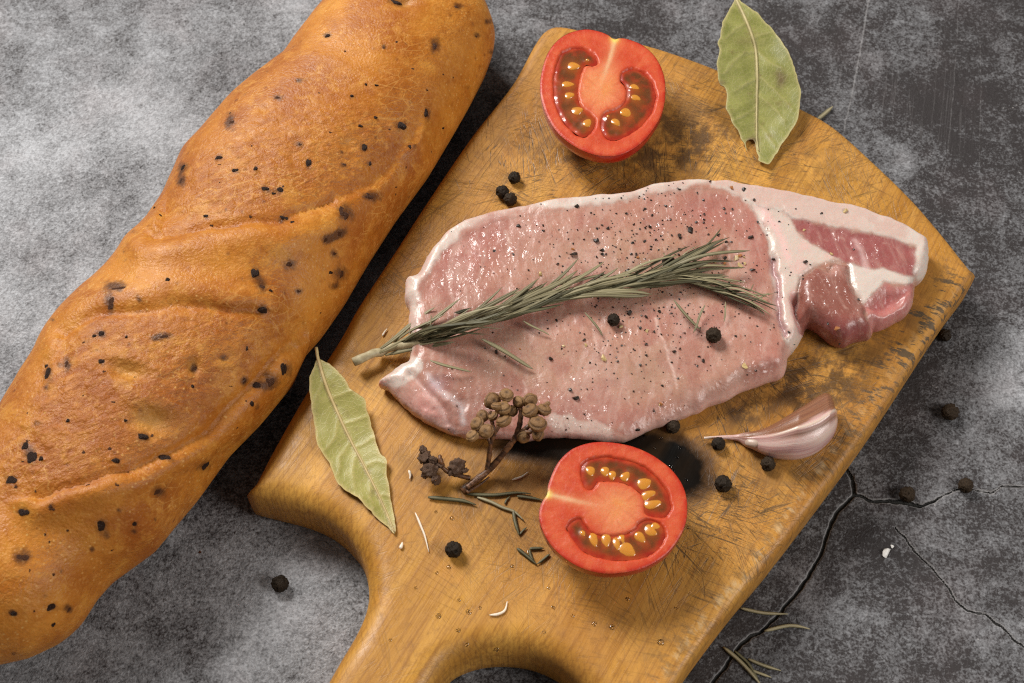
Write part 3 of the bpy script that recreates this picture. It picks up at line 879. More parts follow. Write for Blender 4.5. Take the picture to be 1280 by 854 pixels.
def build_chop():
    hz = [0.006] * 9 + [0.0095] * 21 + [0.006] * 6 + [0.0035] * (len(CHOP) - 36)
    o = catmull(np.array([P(x, y, T + h)[:2] for (x, y), h in zip(CHOP, hz)]) * 1000, 0.75)[::-1]
    on = np.roll(o, -1, 0) - np.roll(o, 1, 0)
    o = o + np.stack([on[:, 1], -on[:, 0]], 1) / np.linalg.norm(on, axis=1)[:, None] * (fbm(o, 5.0, 141, 3) * 1.3)[:, None]
    v2, tris, order = cdt(o, 0.62, (0.12, 0.35, 0.7, 1.15, 1.7))
    d = dist_line(v2, o, True)
    q = proj(np.column_stack([v2 / 1000, T + 0.005 + 0.007 * np.maximum(1 - (1 - np.clip(d / 5.0, 0, 1)) ** 2, 0) ** 0.5]))
    wq = q + np.stack([fbm(q, 22, 51, 4), fbm(q, 22, 57, 4)], 1) * 9
    wq2 = q + np.stack([fbm(q, 12, 61, 3), fbm(q, 12, 67, 3)], 1) * 7
    R = 4.6 + 2.2 * fbm(q, 60, 69, 2)
    R = R + 3.0 * np.exp(-(((q[:, 0] - 500) / 50) ** 2 + ((q[:, 1] - 500) / 45) ** 2))
    R = R + 5.0 * sstep(q[:, 1], 430, 520) - 2.4 * sstep(-q[:, 1], -330, -280)
    x = np.clip(d / R, 0, 1)
    Ht = 6.0 + fbm(q, 170, 71, 2) * 3.0 + fbm(q, 40, 73, 3) * 1.0
    z = 5.0 + Ht * np.maximum(1 - (1 - x) ** 2, 0) ** 0.5
    cap, seam = sd(wq, FATCAP), sd(wq, SEAM)
    up, low, patch, pink = sd(wq2, UPLEAN), sd(wq2, LOWLEAN), sd(wq2, FATPATCH), sd(wq, PINKSIDE)
    eye_line = np.array([(925, 240), (940, 256), (951, 272), (961, 295), (967, 320), (968, 345), (970, 372), (975, 400), (985, 425)], float)
    de = dist_line(wq2, eye_line)
    z += -0.7 * np.exp(-(de / 4.0) ** 2) * sstep(q[:, 1], 235, 300)
    z += 0.3 * np.exp(-((cap - 8) / 8.0) ** 2) * (cap > -4)
    slit = dist_line(wq2, np.array([(966, 322), (972, 345), (974, 370), (976, 395), (984, 415)]))
    z += -1.3 * np.exp(-(slit / 4.0) ** 2)
    gap = dist_line(q, np.array([(1006, 410), (1000, 392), (996, 372)]))
    z += -4.0 * np.exp(-(gap / 6.5) ** 2)
    z += 1.6 * sstep(low, -3, 12) - 0.8 * sstep(up, -4, 8) * (0.6 + fbm(q, 14, 77, 3))
    z += -1.0 * np.exp(-(np.abs(low) / 3.5) ** 2)
    # the cut rib end falls away towards its lower right
    z += -4.5 * sstep(pink, -2, 26) * sstep(d * 3.5, 0, 20)
    # folds in the left tail
    for l, dp, w in [([(512, 462), (528, 478), (545, 492), (563, 512), (568, 535)], 1.5, 4.5), ([(545, 470), (562, 486), (580, 500)], 0.9, 5.0), ([(530, 500), (548, 505), (556, 520)], 0.9, 5.0)]:
        z += -dp * np.exp(-(dist_line(wq2, np.array(l, float)) / w) ** 2)
    z += 1.5 * np.exp(-(((q[:, 0] - 528) / 22) ** 2 + ((q[:, 1] - 508) / 17) ** 2))
    z *= 1 - 0.30 * sstep(q[:, 1] + fbm(q, 50, 137, 2) * 40, 420, 530)
    z = np.maximum(z, 2.6)
    # ---- colours (what each tissue is)
    n = len(v2)
    col = np.tile(np.array([0.425, 0.208, 0.150]), (n, 1))

    def lay(wgt, c):
        nonlocal col
        w = np.clip(wgt, 0, 1)[:, None]
        col = col * (1 - w) + np.array(c)[None] * w
    big = fbm(q, 90, 81, 3)
    lay(sstep(big, -0.05, 0.25) * 0.6, (0.41, 0.232, 0.160))
    lay(blobs(q, [(580, 320, 60, 40, -30, 0.6), (870, 265, 60, 25, 10, 0.65), (940, 310, 25, 60, 0, 0.5), (960, 440, 30, 40, 0, 0.3), (640, 500, 80, 30, 0, 0.3)]), (0.37, 0.140, 0.105))
    lay(blobs(q, [(810, 340, 110, 50, 0, 0.35), (800, 470, 120, 40, 0, 0.3)]), (0.39, 0.225, 0.145))
    lay(blobs(wq, [(590, 305, 55, 30, -30, 0.55), (900, 268, 50, 24, 10, 0.5), (945, 330, 22, 60, 0, 0.5), (640, 505, 70, 24, 0, 0.3), (760, 515, 90, 20, -5, 0.35), (965, 450, 26, 34, 0, 0.35)]), (0.40, 0.135, 0.115))
    lay(blobs(wq, [(760, 330, 90, 40, -5, 0.45), (850, 340, 70, 40, 0, 0.45), (790, 460, 110, 34, 0, 0.40), (650, 440, 70, 34, 0, 0.3)]), (0.44, 0.275, 0.190))
    lay(sstep(fbm(wq, 34, 151, 4), 0.02, 0.22) * 0.45, (0.50, 0.29, 0.235))
    lay(sstep(-fbm(wq, 28, 157, 4), 0.02, 0.22) * 0.45, (0.34, 0.125, 0.100))
    # spice-stained film
    lay(blobs(wq, [(820, 320, 40, 30, 0, 0.35), (900, 300, 26, 24, 0, 0.3), (915, 335, 22, 18, 0, 0.35)]), (0.36, 0.17, 0.085))
    strand = fbm(np.stack([wq[:, 0] + 0.22 * wq[:, 1], wq[:, 1] * 0.16], 1), 6.5, 161, 3)
    lay(sstep(strand, 0.06, 0.24) * 0.40, (0.53, 0.34, 0.28))
    # sinew lines through the eye
    for l, w in [([(820, 395), (828, 420), (838, 445), (848, 480)], 1.3), ([(655, 470), (660, 500)], 1.1), ([(905, 290), (915, 330)], 1.0), ([(632, 285), (635, 300)], 1.5), ([(742, 400), (748, 440)], .9)]:
        lay(0.65 * np.exp(-(dist_line(wq2, np.array(l, float)) / w) ** 2), (0.72, 0.52, 0.44))
    for k in range(26):
        rr_ = np.random.default_rng(500 + k)
        x0, y0 = rr_.uniform(560, 960), rr_.uniform(270, 520)
        L_, a_ = rr_.uniform(12, 42), rr_.uniform(1.1, 2.1)
        l = np.array([(x0 + math.cos(a_ + rr_.uniform(-.3, .3) * t) * L_ * t, y0 + math.sin(a_) * L_ * t) for t in np.linspace(0, 1, 4)])
        lay(rr_.uniform(0.15, 0.42) * np.exp(-(dist_line(wq2, l) / rr_.uniform(0.7, 1.5)) ** 2), (0.66, 0.45, 0.37))
    FAT = (0.60, 0.50, 0.435)
    lay(sstep(seam + fbm(q, 8, 135, 3) * 7, -3, 4), (0.58, 0.46, 0.39))
    lay(sstep(seam, 0, 6) * sstep(fbm(q, 16, 83, 4), 0.0, 0.2) * 0.5, (0.68, 0.40, 0.36))
    rag = fbm(q, 9, 131, 3) * 9
    rag = rag - 8.0 * (1 - sstep(q[:, 0], 880, 930)) * sstep(fbm(q, 60, 139, 2), -0.2, 0.2)
    lay(sstep(cap + rag, -3.5, 4), FAT)
    lay(sstep(cap, 0, 6) * sstep(fbm(q, 22, 133, 4), -0.04, 0.14) * 0.6, (0.52, 0.34, 0.285))
    lay(sstep(cap, 0, 4) * sstep(q[:, 0], 880, 960) * (1 - sstep(q[:, 0], 1040, 1150)) * 0.7, (0.55, 0.375, 0.315))
    lay(0.8 * np.exp(-(dist_line(wq2, np.array([(952, 262), (968, 280), (978, 300), (985, 320)])) / 5) ** 2), (0.72, 0.46, 0.42))
    lay(0.75 * np.exp(-(dist_line(wq2, np.array([(946, 262), (960, 290), (967, 320), (968, 350)])) / 2.3) ** 2), (0.66, 0.57, 0.50))
    lay(sstep(patch, -3, 3), FAT)
    lay(sstep(up, -2, 3), (0.30, 0.088, 0.082))
    lay(sstep(up, 0, 4) * sstep(fbm(q, 20, 87, 3), 0.0, 0.15) * 0.6, (0.37, 0.15, 0.135))
    lay(0.65 * np.exp(-(dist_line(wq2, np.array([(1070, 300), (1078, 315), (1082, 335)])) / 4) ** 2), (0.66, 0.45, 0.42))
    lay(sstep(low, -2, 3), (0.245, 0.085, 0.062))
    lay(sstep(low, 0, 8) * sstep(q[:, 1], 385, 420) * 0.7, (0.26, 0.060, 0.062))
    lay(sstep(low, -1, 4) * np.exp(-(((q[:, 0] - 1040) / 9) ** 2 + ((q[:, 1] - 338) / 9) ** 2)) * 0.7, (0.60, 0.36, 0.30))
    lay(sstep(pink, -1, 4) * (1 - sstep(low, -1, 3)), (0.44, 0.165, 0.145))
    lay(sstep(pink, 4, 10) * np.exp(-((dist_line(wq2, np.array([(1090, 385), (1110, 372), (1135, 362)]))) / 7) ** 2) * 0.55, (0.40, 0.090, 0.090))
    lay(0.9 * np.exp(-(slit / 4.5) ** 2), (0.40, 0.19, 0.19))
    lay(0.8 * np.exp(-(gap / 9) ** 2) * (low < 0), (0.58, 0.23, 0.21))
    # lower edge and tail fat
    lay(sstep(blobs(wq, [(735, 528, 60, 14, 0, 1.0), (757, 545, 26, 8, 0, 1.0), (700, 516, 18, 8, 10, 0.9)]) + fbm(q, 14, 91, 3) * 0.8, 0.5, 0.8) * 0.85, (0.60, 0.47, 0.40))
    lay(sstep(blobs(wq, [(492, 468, 24, 15, -25, 1.0), (515, 455, 14, 12, 0, 0.9)]), 0.4, 0.65), FAT)
    lay(blobs(wq, [(535, 505, 26, 20, 30, 0.7)]), (0.62, 0.29, 0.26))
    lay(0.75 * np.exp(-(dist_line(wq2, np.array([(535, 465), (548, 478), (562, 492), (578, 500), (580, 520)])) / 4) ** 2), (0.70, 0.58, 0.56))
    lay(0.5 * np.exp(-(dist_line(wq2, np.array([(520, 470), (532, 485), (548, 500), (560, 522), (566, 538)])) / 3) ** 2), (0.74, 0.52, 0.48))
    lay(0.5 * np.exp(-(((q[:, 0] - 545) / 10) ** 2 + ((q[:, 1] - 475) / 9) ** 2)), (0.42, 0.30, 0.36))
    # thin silvery rim
    lay(0.5 * np.exp(-(d / 1.2) ** 2) * (q[:, 0] < 990), (0.68, 0.45, 0.39))
    wetm = np.clip(0.12 + blobs(q, [(600, 315, 70, 45, -35, 0.75), (570, 480, 60, 40, 0, 0.6), (690, 510, 60, 25, 0, 0.6), (860, 265, 60, 22, 0, 0.5), (1035, 370, 40, 40, 0, 0.9), (1080, 310, 60, 20, 20, 0.7), (680, 380, 60, 30, 0, 0.3), (940, 460, 40, 30, 0, 0.5), (800, 500, 80, 25, 0, 0.3), (740, 300, 60, 30, 0, 0.35)]), 0, 1)
    fatm = np.clip(np.maximum(np.maximum(sstep(cap, -2, 3), sstep(seam, -2, 3)), sstep(patch, -2, 3)), 0, 1)
    # ---- solid
    a, b, c = (v2[[f[i] for f in tris]] for i in range(3))
    flip = ((b[:, 0] - a[:, 0]) * (c[:, 1] - a[:, 1]) - (b[:, 1] - a[:, 1]) * (c[:, 0] - a[:, 0])) < 0
    F = [f[::-1] if fl else f for f, fl in zip(tris, flip)]
    V = [np.column_stack([v2 / 1000, T + z / 1000])]
    nv = np.roll(o, -1, 0) - np.roll(o, 1, 0)
    nv = np.stack([-nv[:, 1], nv[:, 0]], 1) / np.linalg.norm(nv, axis=1)[:, None]
    if np.sum(o[:, 0] * np.roll(o[:, 1], -1) - np.roll(o[:, 0], -1) * o[:, 1]) < 0:
        nv = -nv
    cur = [int(i) for i in order]
    zr = z[order]
    ccol, cfat = col[order], fatm[order]
    base, m = n, len(o)
    cols, fats, wets = [col], [fatm], [wetm]
    ringface = []
    for fz, ins in [(0.7, 0.0), (0.4, 0.25), (0.16, 0.8), (0.02, 2.0)]:
        V.append(np.column_stack([(o + nv * ins) / 1000, T + zr * fz / 1000 + 0.0002]))
        cols.append(ccol)
        fats.append(cfat)
        wets.append(wetm[order])
        nxt = [base + i for i in range(m)]
        for i in range(m):
            j = (i + 1) % m
            F.append((cur[i], nxt[i], nxt[j], cur[j]))
        cur = nxt
        base += m
    V = np.vstack(V)
    cols, fats, wets = np.vstack(cols), np.concatenate(fats), np.concatenate(wets)
    norms = vertex_normals(V, F)
    # ---- the tissues as parts of one chop
    qv = np.vstack([q] + [q[order]] * 4)
    idv = np.zeros(len(V), int)
    s_all = [np.concatenate([s] + [s[order]] * 4) for s in (cap, seam, up, low, patch, pink)]
    for k, thr in ((1, 0), (0, 0), (2, 0), (4, 0), (5, 0), (3, 0)):
        idv[s_all[k] > thr] = {0: 1, 1: 2, 2: 3, 3: 4, 4: 2, 5: 5}[k]
    names = {0: 'loin_meat', 1: 'fat_rind', 2: 'inner_fat', 3: 'rib_meat', 4: 'dark_meat', 5: 'cut_end'}
    fid = np.array([np.bincount(idv[list(f)]).argmax() for f in F])
    ob = thing('pork_chop', [*P(820, 390, T)[:2], T], 'raw pink pork chop with white fat rim seasoned with pepper', 'pork chop')
    mat = chop_material()
    for k, nm in names.items():
        fs = [f for f, i in zip(F, fid) if i == k]
        if not fs:
            continue
        used = np.unique(np.concatenate([np.array(f) for f in fs]))
        remap = np.full(len(V), -1)
        remap[used] = np.arange(len(used))
        part(nm, V[used], [tuple(int(remap[i]) for i in f) for f in fs], mat, ob, attrs=dict(fat=fats[used], wet=wets[used]), colors=dict(col=cols[used]), normals=norms[used])
    return ob, bvh(V, F)


CHOP_OB, CHOP_T = build_chop()


# ================================================================ TOMATO HALVES
def tomato_mats():
    g = Mat('tomato_skin')
    g.set(color=g.mix(g.map(g.noise(120, 3), 0.3, 0.7), (0.34, 0.010, 0.005), (0.42, 0.022, 0.008)), rough=0.22, spec=0.5, coat=0.5, coat_rough=0.06, sss=0.2, sss_radius=(1.0, 0.15, 0.08), sss_scale=0.003)
    skin = g.m
    g = Mat('tomato_flesh')
    n = g.noise(500, 3)
    c = g.mix(g.math('MULTIPLY', g.map(n, 0.45, 0.75), 0.2), g.attr('col', 'Color'), (0.62, 0.17, 0.07))
    h = g.math('ADD', g.noise(380, 3), g.math('MULTIPLY', g.noise(1300, 2), 0.4))
    g.set(color=c, rough=0.40, spec=0.35, normal=g.bump(h, 0.4, 0.0005), coat=0.0, coat_rough=0.2, sss=0.22, sss_radius=(1.0, 0.18, 0.08), sss_scale=0.003)
    flesh = g.m
    g = Mat('tomato_gel')
    h = g.noise(150, 2, 0.5)
    c = g.mix(g.map(g.noise(260, 4, 0.6), 0.38, 0.66), (0.32, 0.018, 0.006), (0.40, 0.045, 0.011))
    c = g.mix(g.math('MULTIPLY', g.attr('deep'), g.map(g.noise(330, 3), 0.3, 0.6, 0.5, 1.0)), c, (0.115, 0.034, 0.007))
    c = g.mix(g.math('MULTIPLY', g.attr('near'), 0.7), c, (0.36, 0.085, 0.010))
    g.set(color=c, rough=0.22, spec=0.5, normal=g.bump(h, 0.4, 0.0010), coat=0.8, coat_rough=0.04, coat_normal=g.bump(g.math('ADD', h, g.math('MULTIPLY', g.noise(420, 2), 0.2)), 0.6, 0.0012), sss=0.15, sss_radius=(1.0, 0.25, 0.06), sss_scale=0.002)
    gel = g.m
    g = Mat('tomato_seed')
    g.set(color=g.mix(g.map(g.noise(600, 3), 0.35, 0.65), (0.50, 0.17, 0.014), (0.60, 0.27, 0.035)), rough=0.25, coat=0.9, coat_rough=0.05, sss=0.2, sss_radius=(1, 0.5, 0.1), sss_scale=0.002)
    return skin, flesh, gel, g.m


TM = tomato_mats()


def build_tomato(label, outline, wells, seeds, stem, core_r, height, squat):
    skin, flesh, gel, seed = TM
    zf = T + height
    o = catmull(PP(outline, zf)[:, :2] * 1000, 0.6)
    v2, tris, order = cdt(o, 0.42, (0.12, 0.3, 0.6, 1.0))
    d = dist_line(v2, o, True)
    q = proj(np.column_stack([v2 / 1000, np.full(len(v2), zf)]))
    wq = q + np.stack([fbm(q, 10, 3, 3), fbm(q, 10, 5, 3)], 1) * 2.5
    z = np.full(len(v2), zf * 1000) - 0.30 * np.exp(-(d / 0.30) ** 2) + fbm(q, 18, 7, 3) * 0.35
    wl = np.max([sd(wq, catmull(np.array(w, float), 3)) for w in wells], 0) + 2.2
    z -= 2.0 * sstep(wl + fbm(q, 6, 33, 2) * 2.0, -2.0, 5.0)
    n = len(v2)
    cen = q.mean(0)
    dpx = d / 0.285
    pol = np.stack([np.arctan2(q[:, 1] - cen[1], q[:, 0] - cen[0]) * 60, np.linalg.norm(q - cen, axis=1) * 0.35], 1)
    fibre = fbm(pol, 7, 27, 3)
    col = np.tile(np.array([0.50, 0.062, 0.020]), (n, 1))

    def lay(w, c):
        nonlocal col
        w = np.clip(w, 0, 1)[:, None]
        col = col * (1 - w) + np.array(c)[None] * w
    # outer wall: red just under the skin, orange inside
    lay(np.exp(-(dpx / 5.0) ** 2) * 0.8, (0.44, 0.018, 0.008))
    lay(np.exp(-((dpx - 11) / 6) ** 2) * 0.5, (0.58, 0.095, 0.035))
    st = np.array(stem, float)
    ds = dist_line(q, st)
    dc = np.linalg.norm(q - st[-1], axis=1)
    lay(sstep(-dc + fbm(q, 16, 19, 3) * 22, -core_r * 1.45, -core_r * 0.2) * 0.95, (0.66, 0.235, 0.100))
    lay(sstep(fibre, 0.02, 0.22) * 0.35, (0.60, 0.13, 0.045))
    lay(sstep(-fibre, 0.02, 0.22) * 0.30, (0.43, 0.035, 0.012))
    lay(np.exp(-(dc / (core_r * 0.55)) ** 2) * (0.3 + fbm(q, 14, 9, 3)), (0.64, 0.26, 0.05))
    lay(np.exp(-(ds / 9) ** 2) * 0.5, (0.62, 0.20, 0.08))
    lay(np.exp(-(ds / (2.6 + 1.6 * fbm(q, 14, 29, 2))) ** 2) * 0.7 * sstep(-np.linalg.norm(q - st[0], axis=1), -78, -20), (0.66, 0.44, 0.24))
    lay(np.exp(-((np.linalg.norm(q - st[0], axis=1)) / 5) ** 2), (0.78, 0.62, 0.12))
    lay(np.exp(-(((wl + 2) / 3.0) ** 2)) * 0.35, (0.50, 0.05, 0.018))
    lay(sstep(wl, -1, 3), (0.46, 0.030, 0.012))
    lay(sstep(wl + fbm(q, 8, 23, 2) * 12, 3, 11) * 0.6, (0.36, 0.11, 0.018))
    a, b, c = (v2[[f[i] for f in tris]] for i in range(3))
    flip = ((b[:, 0] - a[:, 0]) * (c[:, 1] - a[:, 1]) - (b[:, 1] - a[:, 1]) * (c[:, 0] - a[:, 0])) < 0
    F = [f[::-1] if fl else f for f, fl in zip(tris, flip)]
    V = np.column_stack([v2 / 1000, z / 1000])
    c2 = o.mean(0)
    ob = thing('tomato_half', [c2[0] / 1000, c2[1] / 1000, T], label, 'tomato', 'cut tomato halves on the board')
    part('flesh', V, F, flesh, ob, colors=dict(col=col))
    # skin dome
    rings = 26
    m = len(o)
    DV, DF = [], []
    zo = z[order]
    for k in range(rings):
        ph = (k / (rings - 1)) * math.pi / 2
        s = max(math.cos(ph), 0.02) ** squat * (1 + 0.03 * math.sin(min(ph * 4, math.pi)))
        zz = (zo / 1000) * (1 - math.sin(ph)) + (T + 0.0003) * math.sin(ph)
        if k == 0:
            s = 1.003
        DV.append(np.column_stack([(c2 + (o - c2) * s) / 1000, zz]))
    for k in range(rings - 1):
        for i in range(m):
            j = (i + 1) % m
            DF.append((k * m + i, (k + 1) * m + i, (k + 1) * m + j, k * m + j))
    DF.append(tuple((rings - 1) * m + i for i in range(m))[::-1])
    DV = np.vstack(DV)
    f0 = DF[0]
    nn = np.cross(DV[f0[1]] - DV[f0[0]], DV[f0[2]] - DV[f0[0]])
    if np.dot(nn[:2], DV[f0[0]][:2] - c2 / 1000) < 0:
        DF = [f[::-1] for f in DF]
    part('skin', DV, DF, skin, ob)
    # jelly in each chamber
    for w in wells:
        wo = catmull(np.array(w, float), 2.0)
        wn = np.roll(wo, -1, 0) - np.roll(wo, 1, 0)
        wn = np.stack([wn[:, 1], -wn[:, 0]], 1) / np.linalg.norm(wn, axis=1)[:, None]
        if not inside(wo[:1] - wn[:1] * 0.5, wo)[0]:
            wn = -wn
        wo = wo + wn * 2.0
        o2 = PP([tuple(p) for p in wo], zf - 0.0006)[:, :2] * 1000
        g2, gt, _ = cdt(o2, 0.5, (0.25,))
        gd = dist_line(g2, o2, True)
        gq = proj(np.column_stack([g2 / 1000, np.full(len(g2), zf)]))
        gz = zf * 1000 - 0.85 + 0.20 * sstep(gd, 0, 1.5) + fbm(gq, 12, 13, 2) * 0.5
        for (sx, sy, rx, ry, an) in seeds:
            gz += 0.30 * blobs(gq, [(sx, sy, rx * 1.4, ry * 1.4, an, 1.0)])
        near = np.zeros(len(gq))
        for (sx, sy, rx, ry, an) in seeds:
            near = np.maximum(near, blobs(gq, [(sx, sy, rx * 1.25, ry * 1.25, an, 1.0)]))
        deep = sstep(gd + 1.2 * fbm(gq, 9, 15, 3), 0.5, 2.6)
        ga, gb, gc = (g2[[f[i] for f in gt]] for i in range(3))
        fl = ((gb[:, 0] - ga[:, 0]) * (gc[:, 1] - ga[:, 1]) - (gb[:, 1] - ga[:, 1]) * (gc[:, 0] - ga[:, 0])) < 0
        part('seed_jelly', np.column_stack([g2, gz]) / 1000, [f[::-1] if x else f for f, x in zip(gt, fl)], gel, ob, attrs=dict(near=near, deep=deep))
    iv, jf = ico(3)
    me = None
    for (sx, sy, rx, ry, an) in seeds:
        if me is None:
            sv = iv.copy()
            sv[:, 1] *= 1 - 0.35 * np.clip(sv[:, 0], -1, 1)
            me = make_mesh('seed', sv, jf, seed)
        s = link('seed', me, ob)
        loc = P(sx, sy, zf - 0.00078) - np.array(ob.location)
        s.location = tuple(map(float, loc))
        s.rotation_euler = (random.uniform(-.15, .15), random.uniform(-.15, .15), -math.radians(an))
        u = 0.000275 * random.uniform(0.9, 1.05)
        s.scale = (rx * u, ry * u * 1.1, 0.00075)
    return ob


z1 = lambda p: zoomed(p, 4.268, 640, 20)
z2 = lambda p: zoomed(p, 4.065, 650, 530)


def zs(items, s, ox, oy):
    return [(ox + x / s, oy + y / s, rx / s, ry / s, an) for x, y, rx, ry, an in items]


build_tomato('tomato half with its stem end up, touching the top edge of the board',
             z1([(545, 122), (510, 98), (455, 78), (390, 70), (310, 87), (240, 132), (190, 200), (160, 290), (150, 380), (163, 465), (190, 537), (232, 605), (290, 662), (360, 708), (440, 737), (520, 746), (590, 735), (650, 705), (710, 655), (762, 588), (800, 515), (817, 430), (815, 340), (790, 260), (750, 200), (690, 150), (620, 122), (575, 116)]),
             [z1([(405, 190), (440, 222), (450, 250), (430, 258), (395, 252), (372, 278), (352, 340), (347, 400), (352, 455), (382, 500), (415, 530), (440, 560), (430, 600), (390, 635), (350, 625), (290, 570), (250, 500), (230, 420), (228, 340), (245, 250), (270, 197), (320, 177), (370, 174)]),
              z1([(585, 335), (595, 302), (640, 287), (690, 300), (730, 330), (760, 400), (755, 480), (720, 540), (660, 600), (580, 645), (515, 650), (485, 600), (488, 535), (512, 512), (550, 502), (600, 472), (620, 420), (610, 370)])],
             zs([(327, 270, 40, 28, 10), (300, 368, 42, 24, 5), (308, 425, 36, 27, -10), (345, 510, 42, 30, -20), (405, 570, 40, 26, -60), (655, 385, 32, 22, 30), (655, 438, 36, 22, 30), (612, 520, 38, 32, 50), (553, 568, 38, 24, 60), (402, 240, 14, 10, 0), (512, 540, 12, 10, 0)], 4.268, 640, 20),
             z1([(548, 122), (535, 180), (515, 250), (490, 320), (470, 390)]), 34, 0.0165, 1.05)
build_tomato('tomato half with its stem end left, on the scorched patch below the chop',
             z2([(138, 355), (146, 300), (190, 200), (260, 130), (350, 96), (450, 91), (560, 110), (660, 150), (750, 212), (810, 282), (842, 355), (850, 440), (838, 515), (800, 592), (742, 662), (655, 718), (560, 748), (440, 758), (330, 736), (240, 690), (170, 628), (122, 555), (99, 485), (100, 430), (118, 385)]),
             [z2([(312, 245), (325, 202), (362, 182), (440, 172), (540, 187), (630, 222), (700, 282), (745, 350), (763, 430), (738, 463), (690, 466), (642, 450), (640, 400), (620, 350), (580, 320), (530, 292), (460, 287), (402, 282), (378, 312), (352, 328), (328, 310)]),
              z2([(247, 530), (272, 492), (310, 482), (330, 522), (370, 560), (450, 572), (530, 566), (590, 532), (622, 492), (680, 492), (723, 530), (732, 580), (698, 628), (640, 668), (550, 683), (450, 683), (370, 662), (300, 618)])],
             zs([(358, 240, 32, 22, 80), (432, 245, 28, 20, 80), (468, 264, 26, 18, 90), (537, 267, 30, 20, -50), (635, 305, 36, 26, -20), (655, 365, 34, 22, -30), (676, 405, 42, 24, -10), (375, 592, 40, 22, 75), (437, 600, 38, 20, 90), (490, 612, 34, 18, 80), (545, 642, 46, 30, 35), (612, 582, 34, 20, 50), (660, 545, 36, 26, 30), (692, 530, 26, 20, 20), (520, 590, 26, 16, 80), (320, 560, 20, 14, 70)], 4.065, 650, 530),
             z2([(140, 358), (220, 375), (300, 395), (380, 410), (450, 420), (500, 430)]), 36, 0.0165, 1.05)


# ================================================================ BAY LEAVES
def leaf_mats(name, c0, c1, cv):
    g = Mat(name)
    n1, n2 = g.noise(160, 4), g.noise(600, 3)
    c = g.mix(g.map(n1, 0.3, 0.7), c0, c1)
    vein = g.attr('vein')
    c = g.mix(vein, c, cv)
    c = g.mix(g.math('MULTIPLY', g.attr('rim'), 0.75), c, cv)
    br = g.map(g.noise(150, 5, 0.7, 0.0, g.mapping(loc=(3, 1, 0))), 0.56, 0.74)
    c = g.mix(g.math('MULTIPLY', br, 0.55), c, (0.17, 0.12, 0.045))
    c = g.mix(g.math('MINIMUM', g.attr('bruise'), 0.8), c, (0.13, 0.085, 0.04))
    net = g.map(g.voronoi(650, feature='DISTANCE_TO_EDGE'), 0.0, 0.12, 1.0, 0.0)
    c = g.mix(g.math('MULTIPLY', net, 0.14), c, cv)
    h = g.math('ADD', g.math('MULTIPLY', n2, 0.4), g.math('MULTIPLY', vein, 0.8))
    h = g.math('ADD', h, g.math('MULTIPLY', net, 0.2))
    g.set(color=c, rough=0.46, spec=0.4, normal=g.bump(h, 0.4, 0.0004), sss=0.08, sss_radius=(0.5, 0.8, 0.1), sss_scale=0.001)
    k = Mat(name + '_rib')
    k.set(color=k.mix(k.map(k.noise(300, 3), 0.3, 0.7), cv, tuple(x * 0.75 for x in cv)), rough=0.55)
    return g.m, k.m


def build_leaf(label, outline, rib, veins, zfun, mats, bruises, seed):
    ol = catmull(np.array(outline, float), 1.6)
    ol = ol + np.stack([fbm(ol, 9, seed, 2), fbm(ol, 9, seed + 4, 2)], 1) * 3.0
    z0 = T + 0.004
    o = PP([tuple(p) for p in ol], z0)[:, :2] * 1000
    v2, tris, order = cdt(o, 0.7, (0.2, 0.5))
    q = proj(np.column_stack([v2 / 1000, np.full(len(v2), z0)]))
    # lift the outline along the view so that shape and height agree
    zz = zfun(q)
    V = np.array([P(a[0], a[1], zc) for a, zc in zip(q, zz)])
    d = dist_line(v2, o, True)
    ribl = catmull(np.array(rib, float), 3, False)
    vein = 0.85 * np.exp(-(dist_line(q, ribl) / 2.0) ** 2)
    vq = q + np.stack([fbm(q, 14, seed + 8, 2), fbm(q, 14, seed + 9, 2)], 1) * 3
    dv = np.full(len(q), 99.0)
    for l in veins:
        dv = np.minimum(dv, dist_line(vq, np.array(l, float)))
    vein = np.maximum(vein, 0.24 * np.exp(-(dv / 1.2) ** 2))
    V[:, 2] += 0.00025 * np.exp(-(dv / 2.5) ** 2) - 0.0003
    a, b, c = (v2[[f[i] for f in tris]] for i in range(3))
    flip = ((b[:, 0] - a[:, 0]) * (c[:, 1] - a[:, 1]) - (b[:, 1] - a[:, 1]) * (c[:, 0] - a[:, 0])) < 0
    F = [f[::-1] if fl else f for f, fl in zip(tris, flip)]
    n = len(V)
    low = V - np.array([0, 0, 0.00035])
    F2 = list(F) + [tuple(i + n for i in f[::-1]) for f in F]
    od = [int(i) for i in order]
    for i in range(len(od)):
        j = (i + 1) % len(od)
        F2.append((od[i], od[i] + n, od[j] + n, od[j]))
    VV = np.vstack([V, low])
    base = V[np.argmin(V[:, 2])]
    ob = thing('bay_leaf', [*V[:, :2].mean(0), T], label, 'bay leaf', 'dried bay leaves')
    at = dict(vein=vein, rim=np.exp(-(d / 0.55) ** 2), bruise=blobs(q, bruises))
    part('blade', VV, F2, mats[0], ob, attrs={k: np.concatenate([v, v]) for k, v in at.items()})
    rp = np.array([P(p[0], p[1], z + 0.0002) for p, z in zip(ribl, zfun(ribl))])
    m = len(rp)
    tv, tf = tube(rp, np.linspace(0.00055, 0.00020, m), 8, 0.8)
    part('midrib', tv, tf, mats[1], ob)
    return ob


l1 = lambda p: zoomed(p, 4.065, 860, 0)
rib1 = l1([(236, -40), (247, 0), (285, 80), (325, 180), (345, 260), (352, 380), (350, 500), (348, 620), (350, 710), (358, 765)])


